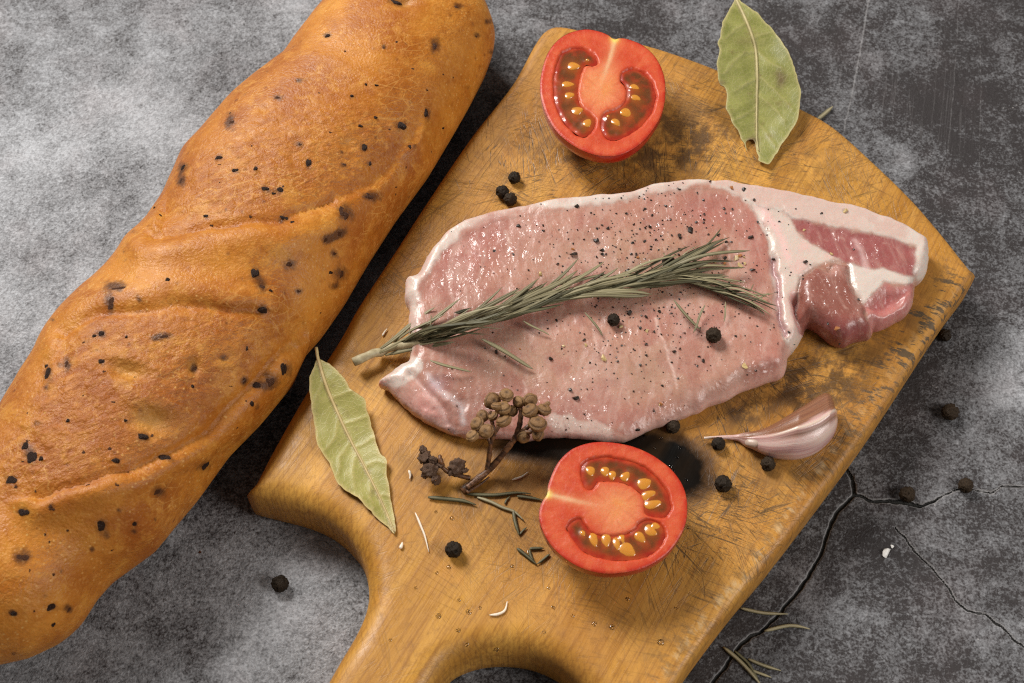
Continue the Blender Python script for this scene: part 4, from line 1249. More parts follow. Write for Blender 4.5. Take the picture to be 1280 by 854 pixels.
def z_leaf1(q):
    y = q[:, 1]
    lift = 0.0018 + 0.010 * sstep(-y, -190, 10)
    side = dist_line(q, rib1)
    sgn = np.where(q[:, 0] > np.interp(q[:, 1], [p[1] for p in rib1], [p[0] for p in rib1]), 1, -1)
    return T + lift + np.where(sgn > 0, 0.0016, 0.0022) * (side / 45.0) ** 1.2 + fbm(q, 30, 5, 2) * 0.0018


build_leaf('green bay leaf lying over the far edge of the board with a torn tip',
           l1([(247, -20), (222, 25), (195, 75), (178, 115), (165, 170), (156, 220), (160, 245), (150, 290), (148, 330), (152, 370), (150, 402), (165, 425), (182, 432), (192, 450), (200, 480), (198, 540), (215, 590), (235, 630), (260, 670), (280, 715), (300, 766), (292, 725), (310, 706), (334, 712), (346, 740), (357, 790), (362, 816), (405, 830), (440, 790), (500, 700), (545, 630), (565, 560), (572, 480), (555, 390), (530, 310), (500, 240), (440, 160), (380, 90), (320, 40), (275, 5)]),
           rib1, [l1(v) for v in ([(345, 260), (290, 260), (220, 325), (185, 370)], [(352, 395), (300, 415), (235, 465)], [(350, 540), (300, 570), (235, 610)], [(350, 250), (410, 310), (480, 350)], [(355, 380), (430, 450), (530, 550)], [(355, 480), (420, 530), (490, 610)], [(330, 190), (390, 170), (430, 165)], [(300, 110), (240, 150), (185, 200)], [(350, 620), (400, 680), (440, 740)])],
           z_leaf1, leaf_mats('bay_leaf_green', (0.175, 0.180, 0.042), (0.265, 0.262, 0.075), (0.50, 0.42, 0.20)),
           [(977, 100, 6, 10, 20, 0.8), (973, 92, 5, 5, 0, 0.5), (930, 51, 14, 5, 0, 0.35), (941, 175, 7, 4, 0, 1.2), (962, 170, 6, 4, 0, .4), (950, 94, 1.5, 1.5, 0, 1.0), (902, 103, 5, 3, 0, .7)], 3)

l2 = lambda p: zoomed(p, 3.413, 370, 430)
rib2 = l2([(86, 15), (90, 38), (95, 65), (130, 180), (185, 310), (235, 415), (290, 520), (340, 620), (390, 730), (418, 800)])


def z_leaf2(q):
    y = q[:, 1]
    side = dist_line(q, rib2)
    zz = T + 0.0012 + 0.0045 * sstep(-y, -560, -440) + 0.0013 * (side / 35.0) ** 1.3 + fbm(q, 30, 15, 2) * 0.0013
    return np.maximum(zz, T + 0.0007)


build_leaf('yellow green bay leaf on the left of the board reaching under the loaf',
           l2([(95, 63), (130, 75), (170, 105), (210, 150), (235, 190), (270, 215), (297, 240), (305, 290), (320, 340), (335, 400), (355, 455), (385, 490), (388, 550), (400, 620), (408, 690), (422, 760), (419, 806), (390, 777), (340, 737), (310, 702), (280, 667), (230, 632), (185, 602), (163, 560), (143, 510), (118, 470), (85, 410), (80, 350), (70, 290), (60, 220), (58, 150), (75, 95)]),
           rib2, [l2(v) for v in ([(150, 230), (200, 215), (240, 200)], [(185, 310), (165, 400), (120, 450)], [(200, 340), (250, 330), (300, 310)], [(235, 415), (190, 480), (180, 560)], [(250, 445), (300, 420), (330, 400)], [(262, 465), (240, 540), (250, 610)], [(290, 520), (340, 500), (380, 510)], [(320, 585), (310, 650), (330, 700)], [(120, 150), (90, 220), (75, 280)], [(345, 640), (380, 640), (400, 650)])],
           z_leaf2, leaf_mats('bay_leaf_yellow', (0.255, 0.235, 0.055), (0.340, 0.310, 0.090), (0.58, 0.44, 0.20)),
           [(420, 506, 2, 1, 0, .8), (432, 541, 2, 1, 0, .8), (460, 588, 4, 2, 0, .5), (466, 615, 5, 4, 0, .4), (425, 556, 2, 1, 0, .7), (445, 536, 3, 2, 0, .4), (400, 490, 10, 16, 0, .0)], 23)


# ================================================================ GARLIC
def build_garlic():
    S = [((128, 378), (128, 394)), ((185, 370), (185, 388)), ((250, 362), (250, 386)), ((330, 354), (330, 386)), ((390, 349), (395, 400)), ((450, 345), (450, 445)), ((520, 340), (500, 468)), ((600, 325), (560, 505)), ((690, 292), (630, 545)), ((780, 248), (720, 570)), ((860, 203), (810, 578)),
         ((930, 155), (900, 562)), ((980, 122), (985, 525)), ((1020, 104), (1060, 462)), ((1060, 100), (1110, 395)), ((1095, 135), (1137, 325)), ((1112, 170), (1146, 280)), ((1122, 200), (1140, 240))]
    zh = T + 0.0045
    tops = catmull(np.array([(860 + a[0] / 6.095, 480 + a[1] / 6.095) for a, b in S]), 1e9, False) if False else np.array([(860 + a[0] / 6.095, 480 + a[1] / 6.095) for a, b in S])
    bots = np.array([(860 + b[0] / 6.095, 480 + b[1] / 6.095) for a, b in S])
    ts = np.linspace(0, 1, len(S))
    tt = np.linspace(0, 1, 110)

    def interp(p):
        out = []
        for t in tt:
            f = t * (len(p) - 1)
            i = min(int(f), len(p) - 2)
            u = f - i
            a, b, c, d = p[max(i - 1, 0)], p[i], p[i + 1], p[min(i + 2, len(p) - 1)]
            out.append(0.5 * (2 * b + (c - a) * u + (2 * a - 5 * b + 4 * c - d) * u * u + (3 * b - a - 3 * c + d) * u ** 3))
        return np.array(out)
    tp, bt = interp(tops), interp(bots)
    nth = 56
    V, tcol, along = [], [], []
    lift = 0.0
    for i in range(len(tt)):
        A, B = P(tp[i, 0], tp[i, 1], zh), P(bt[i, 0], bt[i, 1], zh)
        c, h = (A + B) / 2, (A - B) / 2
        w = np.linalg.norm(h)
        hz = min(w * 0.92, 0.0078)
        floor = T + 0.0003 + 0.0012 * max(0, 1 - tt[i] * 5)
        cz = max(floor + hz * 0.72, floor + 0.0006)
        for k in range(nth):
            an = 2 * math.pi * k / nth
            y, z = math.cos(an), math.sin(an)
            # a crescent with a ridge on its upper back
            r = 1 + 0.13 * math.exp(-((an - 1.80) / 0.16) ** 2) - 0.08 * math.exp(-((an - 1.4) / 0.30) ** 2) - 0.03 * math.exp(-((an - 2.05) / 0.2) ** 2)
            V.append(c + h * y * (r if y > 0 else 1) + np.array([0, 0, cz - zh + hz * z * r]))
            tcol.append(an)
            along.append(tt[i])
    V = np.array(V)
    V[:, 2] = np.maximum(V[:, 2], T + 0.0002)
    tcol, along = np.array(tcol), np.array(along)
    n = len(tt)
    i = np.arange(n * nth).reshape(n, nth)
    j = np.roll(i, -1, 1)
    F = np.stack([i[:-1].ravel(), i[1:].ravel(), j[1:].ravel(), j[:-1].ravel()], 1).tolist()
    F += [tuple(i[0].tolist()), tuple(i[-1, ::-1].tolist())]
    f0 = F[nth * 60 + 14]
    if np.cross(V[f0[1]] - V[f0[0]], V[f0[2]] - V[f0[0]])[2] < 0:
        F = [f[::-1] for f in F]
    g = Mat('garlic_skin')
    u, w = g.attr('around'), g.attr('along')
    vec = g.node('ShaderNodeCombineXYZ', {0: u, 1: g.math('MULTIPLY', w, 0.10), 2: 0.0}).outputs[0]
    s1 = g.noise(4.5, 4, 0.6, 0.2, vec)
    s2 = g.noise(24, 4, 0.7, 0.1, vec)
    c = g.mix(g.map(s1, 0.35, 0.65), (0.66, 0.47, 0.41), (0.52, 0.29, 0.265))
    c = g.mix(g.map(s2, 0.52, 0.66, 0.0, 0.5), c, (0.27, 0.085, 0.11))
    c = g.mix(g.map(s2, 0.28, 0.42, 0.5, 0.0), c, (0.70, 0.58, 0.50))
    pur = g.math('MULTIPLY', g.attr('purple'), g.map(s2, 0.3, 0.6, 0.5, 1.0))
    c = g.mix(pur, c, (0.22, 0.055, 0.085))
    c = g.mix(g.attr('brown'), c, g.mix(g.map(s2, 0.35, 0.65), (0.26, 0.105, 0.040), (0.15, 0.052, 0.020)))
    c = g.mix(g.attr('white'), c, (0.72, 0.60, 0.48))
    nrm = g.bump(g.math('ADD', s2, g.math('MULTIPLY', g.noise(500, 2), 0.25)), 0.22, 0.0004)
    g.set(color=c, rough=0.33, spec=0.5, normal=nrm, coat=0.3, coat_rough=0.15, sss=0.2, sss_radius=(1, 0.5, 0.4), sss_scale=0.003)
    an = tcol
    G = lambda m, w: np.exp(-((an - m) / w) ** 2)
    brown = sstep(along, 0.20, 0.34) * sstep(an, 0.1, 0.35) * (1 - sstep(an + 0.12 * np.sin(along * 21), 1.58, 1.74)) * 0.92 + np.exp(-((along - 0.27) / 0.07) ** 2) * G(1.9, 0.7) * 0.45
    brown = np.maximum(brown, sstep(along, 0.42, 0.6) * G(2.02, 0.13) * 0.85 * (1 - sstep(along, 0.82, 0.93)))
    brown = np.maximum(brown, sstep(along, 0.78, 0.9) * G(1.5, 0.45) * 0.9)
    white = np.clip(G(1.80, 0.06) * sstep(along, 0.35, 0.5) * 0.8 + np.exp(-(along / 0.10) ** 2) * 0.7, 0, 1)
    white = np.maximum(white, 0.6 * G(2.55, 0.2) * np.exp(-((along - 0.74) / 0.1) ** 2))  # pale blob paints a highlight into the clove's colour
    purple = 0.8 * sstep(along, 0.55, 0.85) * G(3.0, 0.15) + 0.3 * G(2.75, 0.1) + sstep(along, 0.93, 0.99) * 0.6 + 0.5 * sstep(along, .6, .85) * G(3.3, .12)
    ob = thing('garlic_clove', [*P(985, 540, T)[:2], T], 'pink purple unpeeled garlic clove near the right edge of the board', 'garlic clove')
    cut = 36
    cl = [f for f in F if min(f) >= cut * nth or len(f) > 4 and f[0] > 100]
    tl = [f for f in F if f not in cl] if False else None
    nf = (n - 1) * nth
    body_f = F[cut * nth:nf] + [F[-1]]
    tail_f = F[:cut * nth] + [F[-2]]
    norms = vertex_normals(V, F)
    at = dict(around=an, along=along, brown=brown, white=white, purple=purple)
    for nm, fs in (('clove_body', body_f), ('tail_tip', tail_f)):
        used = np.unique(np.concatenate([np.array(f) for f in fs]))
        rm = np.full(len(V), -1)
        rm[used] = np.arange(len(used))
        part(nm, V[used], [tuple(int(rm[x]) for x in f) for f in fs], g.m, ob, attrs={k: v[used] for k, v in at.items()}, normals=norms[used])
    # loose root flake beside the tail
    k = Mat('garlic_root')
    k.set(color=(0.46, 0.34, 0.27), rough=0.35, sss=0.2, sss_radius=(1, 0.6, 0.4), sss_scale=0.002)
    zz = lambda x, y, z: P(860 + x / 6.095, 480 + y / 6.095, z)
    tv, tf = tube(smooth_path([zz(440, 432, T + .0020), zz(470, 440, T + .0032), zz(510, 446, T + .0040), zz(560, 440, T + .0050)], 12), np.interp(np.linspace(0, 1, 13)[:13], [0, .2, .6, 1], [.0006, .0018, .0016, .0005])[:13], 10, 0.7) if False else (None, None)
    pth = smooth_path([zz(438, 436, T + .0022), zz(470, 442, T + .0034), zz(515, 448, T + .0042), zz(570, 440, T + .0052)], 12)
    tv, tf = tube(pth, np.interp(np.linspace(0, 1, len(pth)), [0, .2, .6, 1], [.0006, .0017, .0015, .0004]), 10, 0.7)
    part('root_flake', tv, tf, k.m, ob)
    return bvh(V, F)


GARLIC_T = build_garlic()

# ================================================================ ROSEMARY
def needle_mat(name, c0, c1, cm):
    g = Mat(name)
    oi = g.node('ShaderNodeObjectInfo').outputs['Random']
    n = g.noise(5.0, 3)
    c = g.mix(g.math('ADD', g.math('MULTIPLY', oi, 0.7), g.math('MULTIPLY', n, 0.3)), c0, c1)
    mid = g.attr('mid')
    c = g.mix(g.math('MULTIPLY', mid, 0.65), c, cm)
    return g.set(color=c, rough=0.5, spec=0.35)


NEEDLE = needle_mat('rosemary_leaf', (0.110, 0.097, 0.048), (0.285, 0.245, 0.135), (0.48, 0.41, 0.27))
NEEDLE_DARK = needle_mat('rosemary_leaf_dark', (0.045, 0.043, 0.020), (0.105, 0.095, 0.045), (0.20, 0.175, 0.10))


def needle_mesh(curve, seed, mat, twist=0.3):
    """unit-length dried rosemary leaf along +x, width about 1 (scaled later), rolled edges and a furrow"""
    prof = [(-1, 0.0), (-0.6, 0.42), (-0.18, 0.36), (0, 0.22), (0.18, 0.36), (0.6, 0.42), (1, 0.0), (0.5, -0.4), (-0.5, -0.4)]
    n = 12
    rs = np.random.default_rng(seed)
    wob = rs.uniform(-0.035, 0.035, 3)
    V, M = [], []
    for i in range(n):
        t = i / (n - 1)
        w = (0.35 + 0.65 * min(1, t * 5)) * (1 - t ** 6) ** 0.5 if t < 1 else 0.12
        cx = t
        cy = curve[0] * t * t + wob[0] * math.sin(5 * t)
        cz = curve[1] * math.sin(math.pi * t * 0.9)
        a = twist * (t - 0.3)
        for (y, z) in prof:
            yy, zz = y * math.cos(a) - z * math.sin(a), y * math.sin(a) + z * math.cos(a)
            V.append((cx, cy, cz, yy * w, zz * w))
            M.append(1.0 if abs(y) < 0.05 else 0.0)
    return np.array(V), M, n, len(prof)


def needle_object(name, p0, p1, width, curve, seed, mat, parent=None, upv=Vector((0, 0, 1)), twist=0.3):
    pass


NB = {}


def needle_data(kind, mat, aspect):
    """mesh for a leaf of given length/half-width ratio, shared between alike leaves"""
    key = (kind, mat.name, aspect)
    if key not in NB:
        rs = np.random.default_rng(100 + kind)
        raw, M, n, k = needle_mesh((rs.uniform(-0.20, 0.20), rs.uniform(0.0, 0.12)), kind, mat, rs.uniform(-0.8, 0.8))
        V = raw[:, :3].copy()
        V[:, 1] += raw[:, 3] / aspect
        V[:, 2] += raw[:, 4] / aspect * 0.8
        F = []
        for i in range(n - 1):
            for j in range(k):
                F.append((i * k + j, i * k + (j + 1) % k, (i + 1) * k + (j + 1) % k, (i + 1) * k + j))
        F.append(tuple(range(k - 1, -1, -1)))
        F.append(tuple((n - 1) * k + j for j in range(k)))
        F = [f[::-1] for f in F]
        NB[key] = make_mesh('leaf', V, F, mat, attrs=dict(mid=M))
    return NB[key]


def place_needle(name, p0, p1, kind, mat, aspect, parent=None, up=Vector((0, 0, 1)), roll=0.0):
    p0, p1 = Vector(map(float, p0)), Vector(map(float, p1))
    x = (p1 - p0)
    L = x.length
    x.normalize()
    y = up.cross(x).normalized()
    z = x.cross(y)
    R = Matrix((x, y, z)).transposed() @ Matrix.Rotation(roll, 3, 'X')
    o = link(name, needle_data(kind, mat, aspect), parent)
    off = Vector(parent.location) if parent else Vector()
    o.matrix_local = Matrix.Translation(p0 - off) @ R.to_4x4() @ Matrix.Diagonal((L, L, L, 1))
    return o


def build_rosemary():
    trees = [CHOP_T, BOARD_T]
    zr = lambda p: zoomed(p, 2.327, 430, 300)
    MAIN = zr([(30, 368), (80, 345), (130, 322), (190, 302), (260, 282), (330, 262), (400, 241), (480, 215), (550, 190), (620, 172), (700, 158), (780, 140), (850, 122), (910, 108), (960, 98)])
    TOP = zr([(900, 110), (950, 88), (1000, 62), (1045, 38), (1075, 15)])
    LOW = zr([(900, 110), (960, 112), (1020, 122), (1080, 142), (1140, 165), (1185, 185)])

    def lifted(pts, h0, h1):
        out = []
        for i, (x, y) in enumerate(pts):
            h = h0 + (h1 - h0) * i / (len(pts) - 1)
            # a point h above whatever lies under it
            loc, nor = hit(x, y, trees)
            for _ in range(2):
                z = loc.z + h
                w = P(x, y, z)
                r = CHOP_T.ray_cast(Vector((w[0], w[1], 0.2)), Vector((0, 0, -1)))[0]
                loc = r if r is not None else Vector((w[0], w[1], T))
            out.append(P(x, y, loc.z + h))
        p = np.array(out)
        p[1:-1, 2] = (p[:-2, 2] + 2 * p[1:-1, 2] + p[2:, 2]) / 4
        return smooth_path(p, 46)
    main, topb, lowb = lifted(MAIN, 0.0016, 0.0036), lifted(TOP, 0.0036, 0.0040), lifted(LOW, 0.0036, 0.0022)
    main[:4, 2] = np.maximum(main[:4, 2], T + 0.0045)
    ob = thing('rosemary_sprig', main[len(main) // 2] - np.array([0, 0, 0.003]), 'dried green rosemary sprig lying across the pork chop', 'rosemary')
    g = Mat('rosemary_stem')
    g.set(color=g.mix(g.map(g.noise(500, 3), 0.3, 0.7), (0.30, 0.24, 0.13), (0.42, 0.36, 0.22)), rough=0.6, normal=g.bump(g.noise(900, 3), 0.4, 0.0003))
    for pth, r0, r1 in ((main, 0.0015, 0.0008), (topb, 0.0008, 0.0004), (lowb, 0.0008, 0.0004)):
        tv, tf = tube(pth, np.linspace(r0, r1, len(pth)) * (1 + 0.08 * np.sin(np.arange(len(pth)) * 2.1)), 9)
        part('stem', tv, tf, g.m, ob)
    rs = random.Random(5)

    def foliate(path, t0, t1, count, lmin, lmax, spread):
        m = len(path)
        for k in range(count):
            t = t0 + (t1 - t0) * (k + rs.random()) / count
            f = t * (m - 1)
            i = min(int(f), m - 2)
            p = path[i] + (path[i + 1] - path[i]) * (f - i)
            d = path[min(i + 2, m - 1)] - path[max(i - 1, 0)]
            d /= np.linalg.norm(d)
            sidev = np.cross(np.array([0, 0, 1.0]), d)
            sidev /= np.linalg.norm(sidev)
            a = rs.uniform(-0.35, math.pi + 0.35)
            out = sidev * math.cos(a) + np.array([0, 0, 1]) * math.sin(a) * 0.42
            ang = rs.uniform(0.45, 1.0) * spread
            L = rs.uniform(lmin, lmax)
            dirn = d * math.cos(ang) + out * math.sin(ang)
            p0 = p + out * 0.0008
            p1 = p0 + dirn * L
            # tips rest on the meat instead of sinking into it
            r = CHOP_T.ray_cast(Vector((p1[0], p1[1], 0.2)), Vector((0, 0, -1)))[0]
            zmin = (r.z if r is not None else T) + 0.0011
            p1[2] = max(p1[2], zmin)
            place_needle('leaf', p0, p1, rs.randrange(10), NEEDLE if rs.random() < 0.7 else NEEDLE_DARK, rs.choice((36, 42, 48)), ob, roll=rs.uniform(-0.7, 0.7))
    foliate(main, 0.07, 0.95, 118, 0.017, 0.033, 0.18)
    foliate(topb, 0.0, 0.75, 11, 0.010, 0.018, 0.24)
    foliate(lowb, 0.03, 0.80, 34, 0.012, 0.020, 0.20)
    # stray leaves that hang off the sprig
    for a, b in [((250, 350), (365, 402)), ((120, 335), (320, 323)), ((400, 288), (545, 384)), ((960, 175), (1020, 272)), ((1050, 190), (1020, 272)), ((1110, 180), (1112, 240)), ((700, 210), (760, 275)), ((930, 85), (940, 40)), ((520, 235), (600, 275)), ((640, 130), (655, 100)), ((1180, 180), (1242, 165)),
                 ((600, 135), (700, 120)), ((250, 250), (262, 218)), ((1180, 150), (1190, 128)), ((1000, 85), (1115, 85))]:
        (ax, ay), (bx, by) = zr([a, b])
        la, _ = hit(ax, ay, trees)
        lb, _ = hit(bx, by, trees)
        place_needle('leaf', P(ax, ay, la.z + 0.003), P(bx, by, lb.z + 0.0010), rs.randrange(10), NEEDLE, 26, ob)


build_rosemary()


def fragment(pts, z, label, group, aspect, kind, mat=NEEDLE_DARK, label_only=True):
    """one loose rosemary leaf lying flat: a curved leaf along pts"""
    p = smooth_path(np.array([P(x, y, z + 0.0009) for x, y in pts]), 14)
    m = len(p)
    L = np.sum(np.linalg.norm(np.diff(p, axis=0), axis=1))
    w = L / aspect * np.interp(np.linspace(0, 1, m), [0, 0.12, 0.7, 1], [0.45, 1, 0.95, 0.25])
    p[:, 2] = z + w.max() * 0.75 + 0.0002
    tv, tf = tube(p, w, 9, 0.75)
    single('rosemary_leaf', tv, tf, mat, [*p.mean(0)[:2], z], label, 'rosemary leaf', group, attrs=dict(mid=np.tile([0, 0, 1, 0, 0, 0, 0, 0, 0], m)))


z8 = lambda p: zoomed(p, 3.42, 500, 470)
z6 = lambda p: zoomed(p, 2.905, 880, 560)
GB, GT = 'loose rosemary leaves on the board', 'loose rosemary leaves on the table'
fragment(z8([(120, 518), (200, 525), (270, 533), (325, 550)]), T, 'short straight loose rosemary leaf beneath the dried bud twig', GB, 22, 1)
fragment(z8([(285, 503), (400, 508), (500, 498), (560, 503)]), T, 'long loose rosemary leaf running from the twig base towards the lower tomato', GB, 34, 2)
fragment(z8([(500, 512), (560, 520), (612, 530)]), T, 'loose rosemary leaf whose end meets the lower tomato half', GB, 16, 3)
fragment(z8([(330, 517), (390, 538), (440, 562), (490, 580), (530, 617)]), T, 'slanting green loose rosemary leaf below the twig base', GB, 30, 4, NEEDLE)
fragment(z8([(485, 572), (492, 620), (510, 680)]), T, 'upright short rosemary leaf hanging from the slanting one', GB, 14, 5)
fragment(z8([(512, 676), (525, 660), (542, 645)]), T, 'tiniest rosemary scrap at the foot of the upright leaf', GB, 9, 6)
fragment(z8([(448, 545), (456, 528), (470, 512)]), T, 'tiny rosemary scrap crossing between two loose leaves', GB, 9, 7)
fragment(z8([(500, 735), (545, 770), (585, 805)]), T, 'leaning rosemary scrap at the left edge of the lower tomato', GB, 14, 8)
fragment(z8([(553, 737), (585, 735), (615, 735)]), T, 'level rosemary scrap above the leaning scraps by the lower tomato', GB, 9, 9)
fragment(z8([(553, 742), (560, 770), (575, 797)]), T, 'steep rosemary scrap between other scraps by the lower tomato', GB, 9, 1)
fragment(z8([(640, 760), (610, 785), (585, 803)]), T, 'rosemary scrap partly under the lower tomato rim', GB, 12, 2)
fragment(z6([(130, 580), (215, 598), (305, 602)]), 0, 'loose green rosemary leaf on the table nearest the board edge', GT, 26, 3, NEEDLE)
fragment(z6([(220, 664), (300, 645), (345, 647), (385, 657)]), 0, 'bowed green rosemary leaf on the table across the wide crack', GT, 24, 4, NEEDLE)
fragment(z6([(70, 722), (125, 768), (170, 815), (215, 870)]), 0, 'longest loose rosemary leaf at the bottom edge of the table', GT, 26, 5, NEEDLE)
fragment(z6([(110, 735), (160, 780), (190, 830), (205, 865)]), 0, 'second long rosemary leaf lying against the longest one', GT, 28, 6)
fragment(z6([(160, 765), (220, 790), (280, 808)]), 0, 'rosemary leaf pointing right from the pair at the bottom', GT, 18, 7, NEEDLE)
fragment(z6([(170, 805), (210, 820), (245, 832)]), 0, 'shortest rosemary leaf in the bunch at the bottom', GT, 14, 8, NEEDLE)
fragment([(1022, 149), (1031, 142), (1041, 133)], 0, 'small straw coloured leaf scrap on the table behind the board', GT, 11, 9, NEEDLE)


# ================================================================ DRIED BUD TWIG
def build_twig():
    zc = lambda x, y, z: P(500 + x / 3.42, 470 + y / 3.42, z)
    g = Mat('dried_bud')
    n = g.noise(300, 4)
    oi = g.node('ShaderNodeObjectInfo').outputs['Random']
    c = g.mix(g.map(n, 0.3, 0.7), (0.115, 0.052, 0.019), (0.32, 0.170, 0.062))
    c = g.mix(g.math('MULTIPLY', oi, 0.55), c, (0.36, 0.205, 0.080))
    c = g.mix(g.math('MULTIPLY', g.attr('seam'), 0.85), c, (0.030, 0.013, 0.006))
    g.set(color=c, rough=0.5, spec=0.4, normal=g.bump(g.noise(1400, 4), 0.5, 0.0003))
    d = Mat('dried_bud_dark')
    nd = d.noise(350, 4)
    d.set(color=d.mix(d.map(nd, 0.35, 0.68), (0.035, 0.016, 0.009), (0.14, 0.066, 0.026)), rough=0.55, normal=d.bump(d.noise(1000, 4), 0.6, 0.0004))
    s = Mat('dried_twig')
    ns = s.noise(1.0, 4, 0.6, 0, s.mapping(rot=math.radians(40), scale=(200, 900, 600)))
    s.set(color=s.mix(s.map(ns, 0.35, 0.65), (0.055, 0.022, 0.009), (0.18, 0.075, 0.026)), rough=0.5, normal=s.bump(ns, 0.5, 0.0004))
    ob = thing('dried_bud_twig', [*zc(330, 430, T)[:2], T], 'dried brown twig with clusters of round buds beside the chop', 'dried twig')
    up = T + 0.013
    stems = [([(265, 492, T + .001), (320, 450, T + .0015), (380, 403, T + .003), (440, 335, T + .007), (490, 272, T + .011), (525, 238, T + .013), (560, 205, T + .015)], .0017, .0011),
             ([(492, 270, T + .011), (510, 215, T + .013), (517, 160, T + .015), (512, 125, T + .016)], .0014, .0010),
             ([(372, 408, T + .0025), (380, 350, T + .006), (388, 290, T + .010), (405, 245, T + .013), (428, 205, T + .015)], .0012, .0009),
             ([(388, 292, T + .010), (372, 260, T + .012), (345, 235, T + .013)], .0009, .0008),
             ([(405, 245, T + .013), (392, 190, T + .015), (385, 150, T + .016)], .0009, .0008),
             ([(428, 205, T + .015), (436, 160, T + .016), (448, 110, T + .017)], .0009, .0008),
             ([(525, 238, T + .013), (555, 240, T + .014), (590, 225, T + .015)], .0011, .0009),
             ([(300, 437, T + .002), (250, 425, T + .003), (205, 410, T + .0045), (175, 385, T + .006), (150, 370, T + .006)], .0011, .0009),
             ([(205, 410, T + .0045), (220, 398, T + .005), (240, 392, T + .005)], .0010, .0010),
             ([(285, 478, T + .0025), (330, 440, T + .0035), (375, 418, T + .003)], .0011, .0006),
             ([(285, 498, T + .0012), (345, 462, T + .002), (382, 432, T + .0022)], .0009, .0004),
             ([(180, 385, T + .006), (172, 360, T + .008), (170, 340, T + .008)], .0013, .0008)]
    for pts, r0, r1 in stems:
        pth = smooth_path([zc(*p) for p in pts], 18)
        tv, tf = tube(pth, np.linspace(r0, r1, len(pth)) * 0.72 * (1 + 0.1 * np.sin(np.arange(len(pth)) * 1.9)), 9)
        part('stem', tv, tf, s.m, ob)
    iv, jf = ico(4)
    meshes = []
    for kk in range(4):
        off = Vector((kk * 5.1, 2, 1))
        w = np.array([mnoise.noise(Vector(v) * 1.6 + off) for v in iv])
        rad = np.linalg.norm(iv[:, :2], axis=1)
        r = 1 + 0.07 * w
        # a flat top with a raised lid and a groove round it
        groove = np.exp(-((iv[:, 2] - 0.42) / 0.10) ** 2)
        dimple = np.exp(-(rad / 0.28) ** 2) * (iv[:, 2] > 0)
        V = iv * (r - 0.09 * groove - 0.14 * dimple)[:, None]
        w3 = np.array([mnoise.noise(Vector(v) * 3.6 + off) for v in iv])
        V *= (1 + 0.10 * w3)[:, None]
        V[:, 2] *= 0.72
        # shrunken pleats
        pl = np.abs(np.sin(np.arctan2(iv[:, 1], iv[:, 0]) * 2 + kk)) ** 0.5
        V *= (0.94 + 0.06 * pl)[:, None]
        meshes.append((V, np.clip(groove * 0.8 + dimple * 0.9, 0, 1)))
    cache = {}
    buds = [(455, 82, 30, .0185), (395, 108, 34, .0165), (440, 138, 33, .019), (398, 172, 22, .0155), (443, 192, 32, .018), (478, 150, 24, .0155), (330, 205, 30, .0150), (352, 172, 26, .0145), (310, 256, 29, .0135), (368, 236, 30, .0150), (412, 130, 22, .0205),
            (507, 112, 25, .0165), (556, 106, 31, .0170), (556, 148, 33, .0190), (615, 145, 30, .0165), (588, 205, 37, .0185), (590, 250, 27, .0160), (528, 262, 26, .0125), (572, 172, 22, .0150), (630, 120, 14, .016)]
    rs = random.Random(3)
    for i, (x, y, r, h) in enumerate(buds):
        key = (i % 4, 0)
        if key not in cache:
            V, sm = meshes[i % 4]
            cache[key] = make_mesh('bud', V, jf, g.m, attrs=dict(seam=sm))
        o = link('bud', cache[key], ob)
        o.location = tuple(map(float, zc(x, y, T + h) - np.array(ob.location)))
        o.rotation_euler = (rs.uniform(-0.1, 0.9), rs.uniform(-0.7, 0.7), rs.uniform(0, 6))
        k = r / 3.42 * 0.000272
        o.scale = (k, k, k)
    for i, (x, y, r, h) in enumerate([(105, 345, 34, .0060), (125, 400, 37, .0058), (155, 443, 27, .0042), (243, 390, 38, .0052), (100, 318, 20, .007), (272, 405, 20, .0045), (165, 372, 24, .0065), (140, 360, 20, .0075), (105, 425, 18, .004)]):
        key = (i % 4, 1)
        if key not in cache:
            V, sm = meshes[i % 4]
            w = np.array([mnoise.noise(Vector(v) * 2.4 + Vector((i * 3.0, 1, 2))) for v in V])
            cache[key] = make_mesh('bud', V * (1 + 0.35 * w)[:, None], jf, d.m, attrs=dict(seam=sm))
        o = link('bud', cache[key], ob)
        o.location = tuple(map(float, zc(x, y, T + h) - np.array(ob.location)))
        o.rotation_euler = (rs.uniform(-1, 1), rs.uniform(-1, 1), rs.uniform(0, 6))
        k = r / 3.42 * 0.000272
        o.scale = (k, k * 0.85, k * 0.8)


build_twig()

# ================================================================ PEPPERCORNS
PEP = Mat('peppercorn')
_n = PEP.noise(450, 4, 0.6)
PEP.set(color=PEP.mix(PEP.map(_n, 0.40, 0.68), (0.006, 0.0045, 0.003), (0.050, 0.030, 0.015)), rough=0.55, spec=0.18, normal=PEP.bump(PEP.noise(900, 3), 0.5, 0.0003))
PEPB = Mat('peppercorn_brown')
_n = PEPB.noise(450, 4, 0.6)
PEPB.set(color=PEPB.mix(PEPB.map(_n, 0.40, 0.68), (0.012, 0.008, 0.005), (0.070, 0.042, 0.020)), rough=0.6, spec=0.18, normal=PEPB.bump(PEPB.noise(900, 3), 0.5, 0.0003))


def pepper_meshes():
    iv, jf = ico(4)
    out = []
    for k in range(4):
        for m in (PEP, PEPB):
            off = Vector((k * 9.3, 1, 4))
            r = []
            for v in iv:
                a = mnoise.noise(Vector(v) * 2.1 + off)
                b = mnoise.noise(Vector(v) * 4.5 + off)
                r.append(1 + 0.16 * (0.6 - abs(a) * 3.0) + 0.11 * (0.5 - abs(b) * 2.6))
            out.append(make_mesh('peppercorn', iv * np.array(r)[:, None], jf, m.m))
    return out


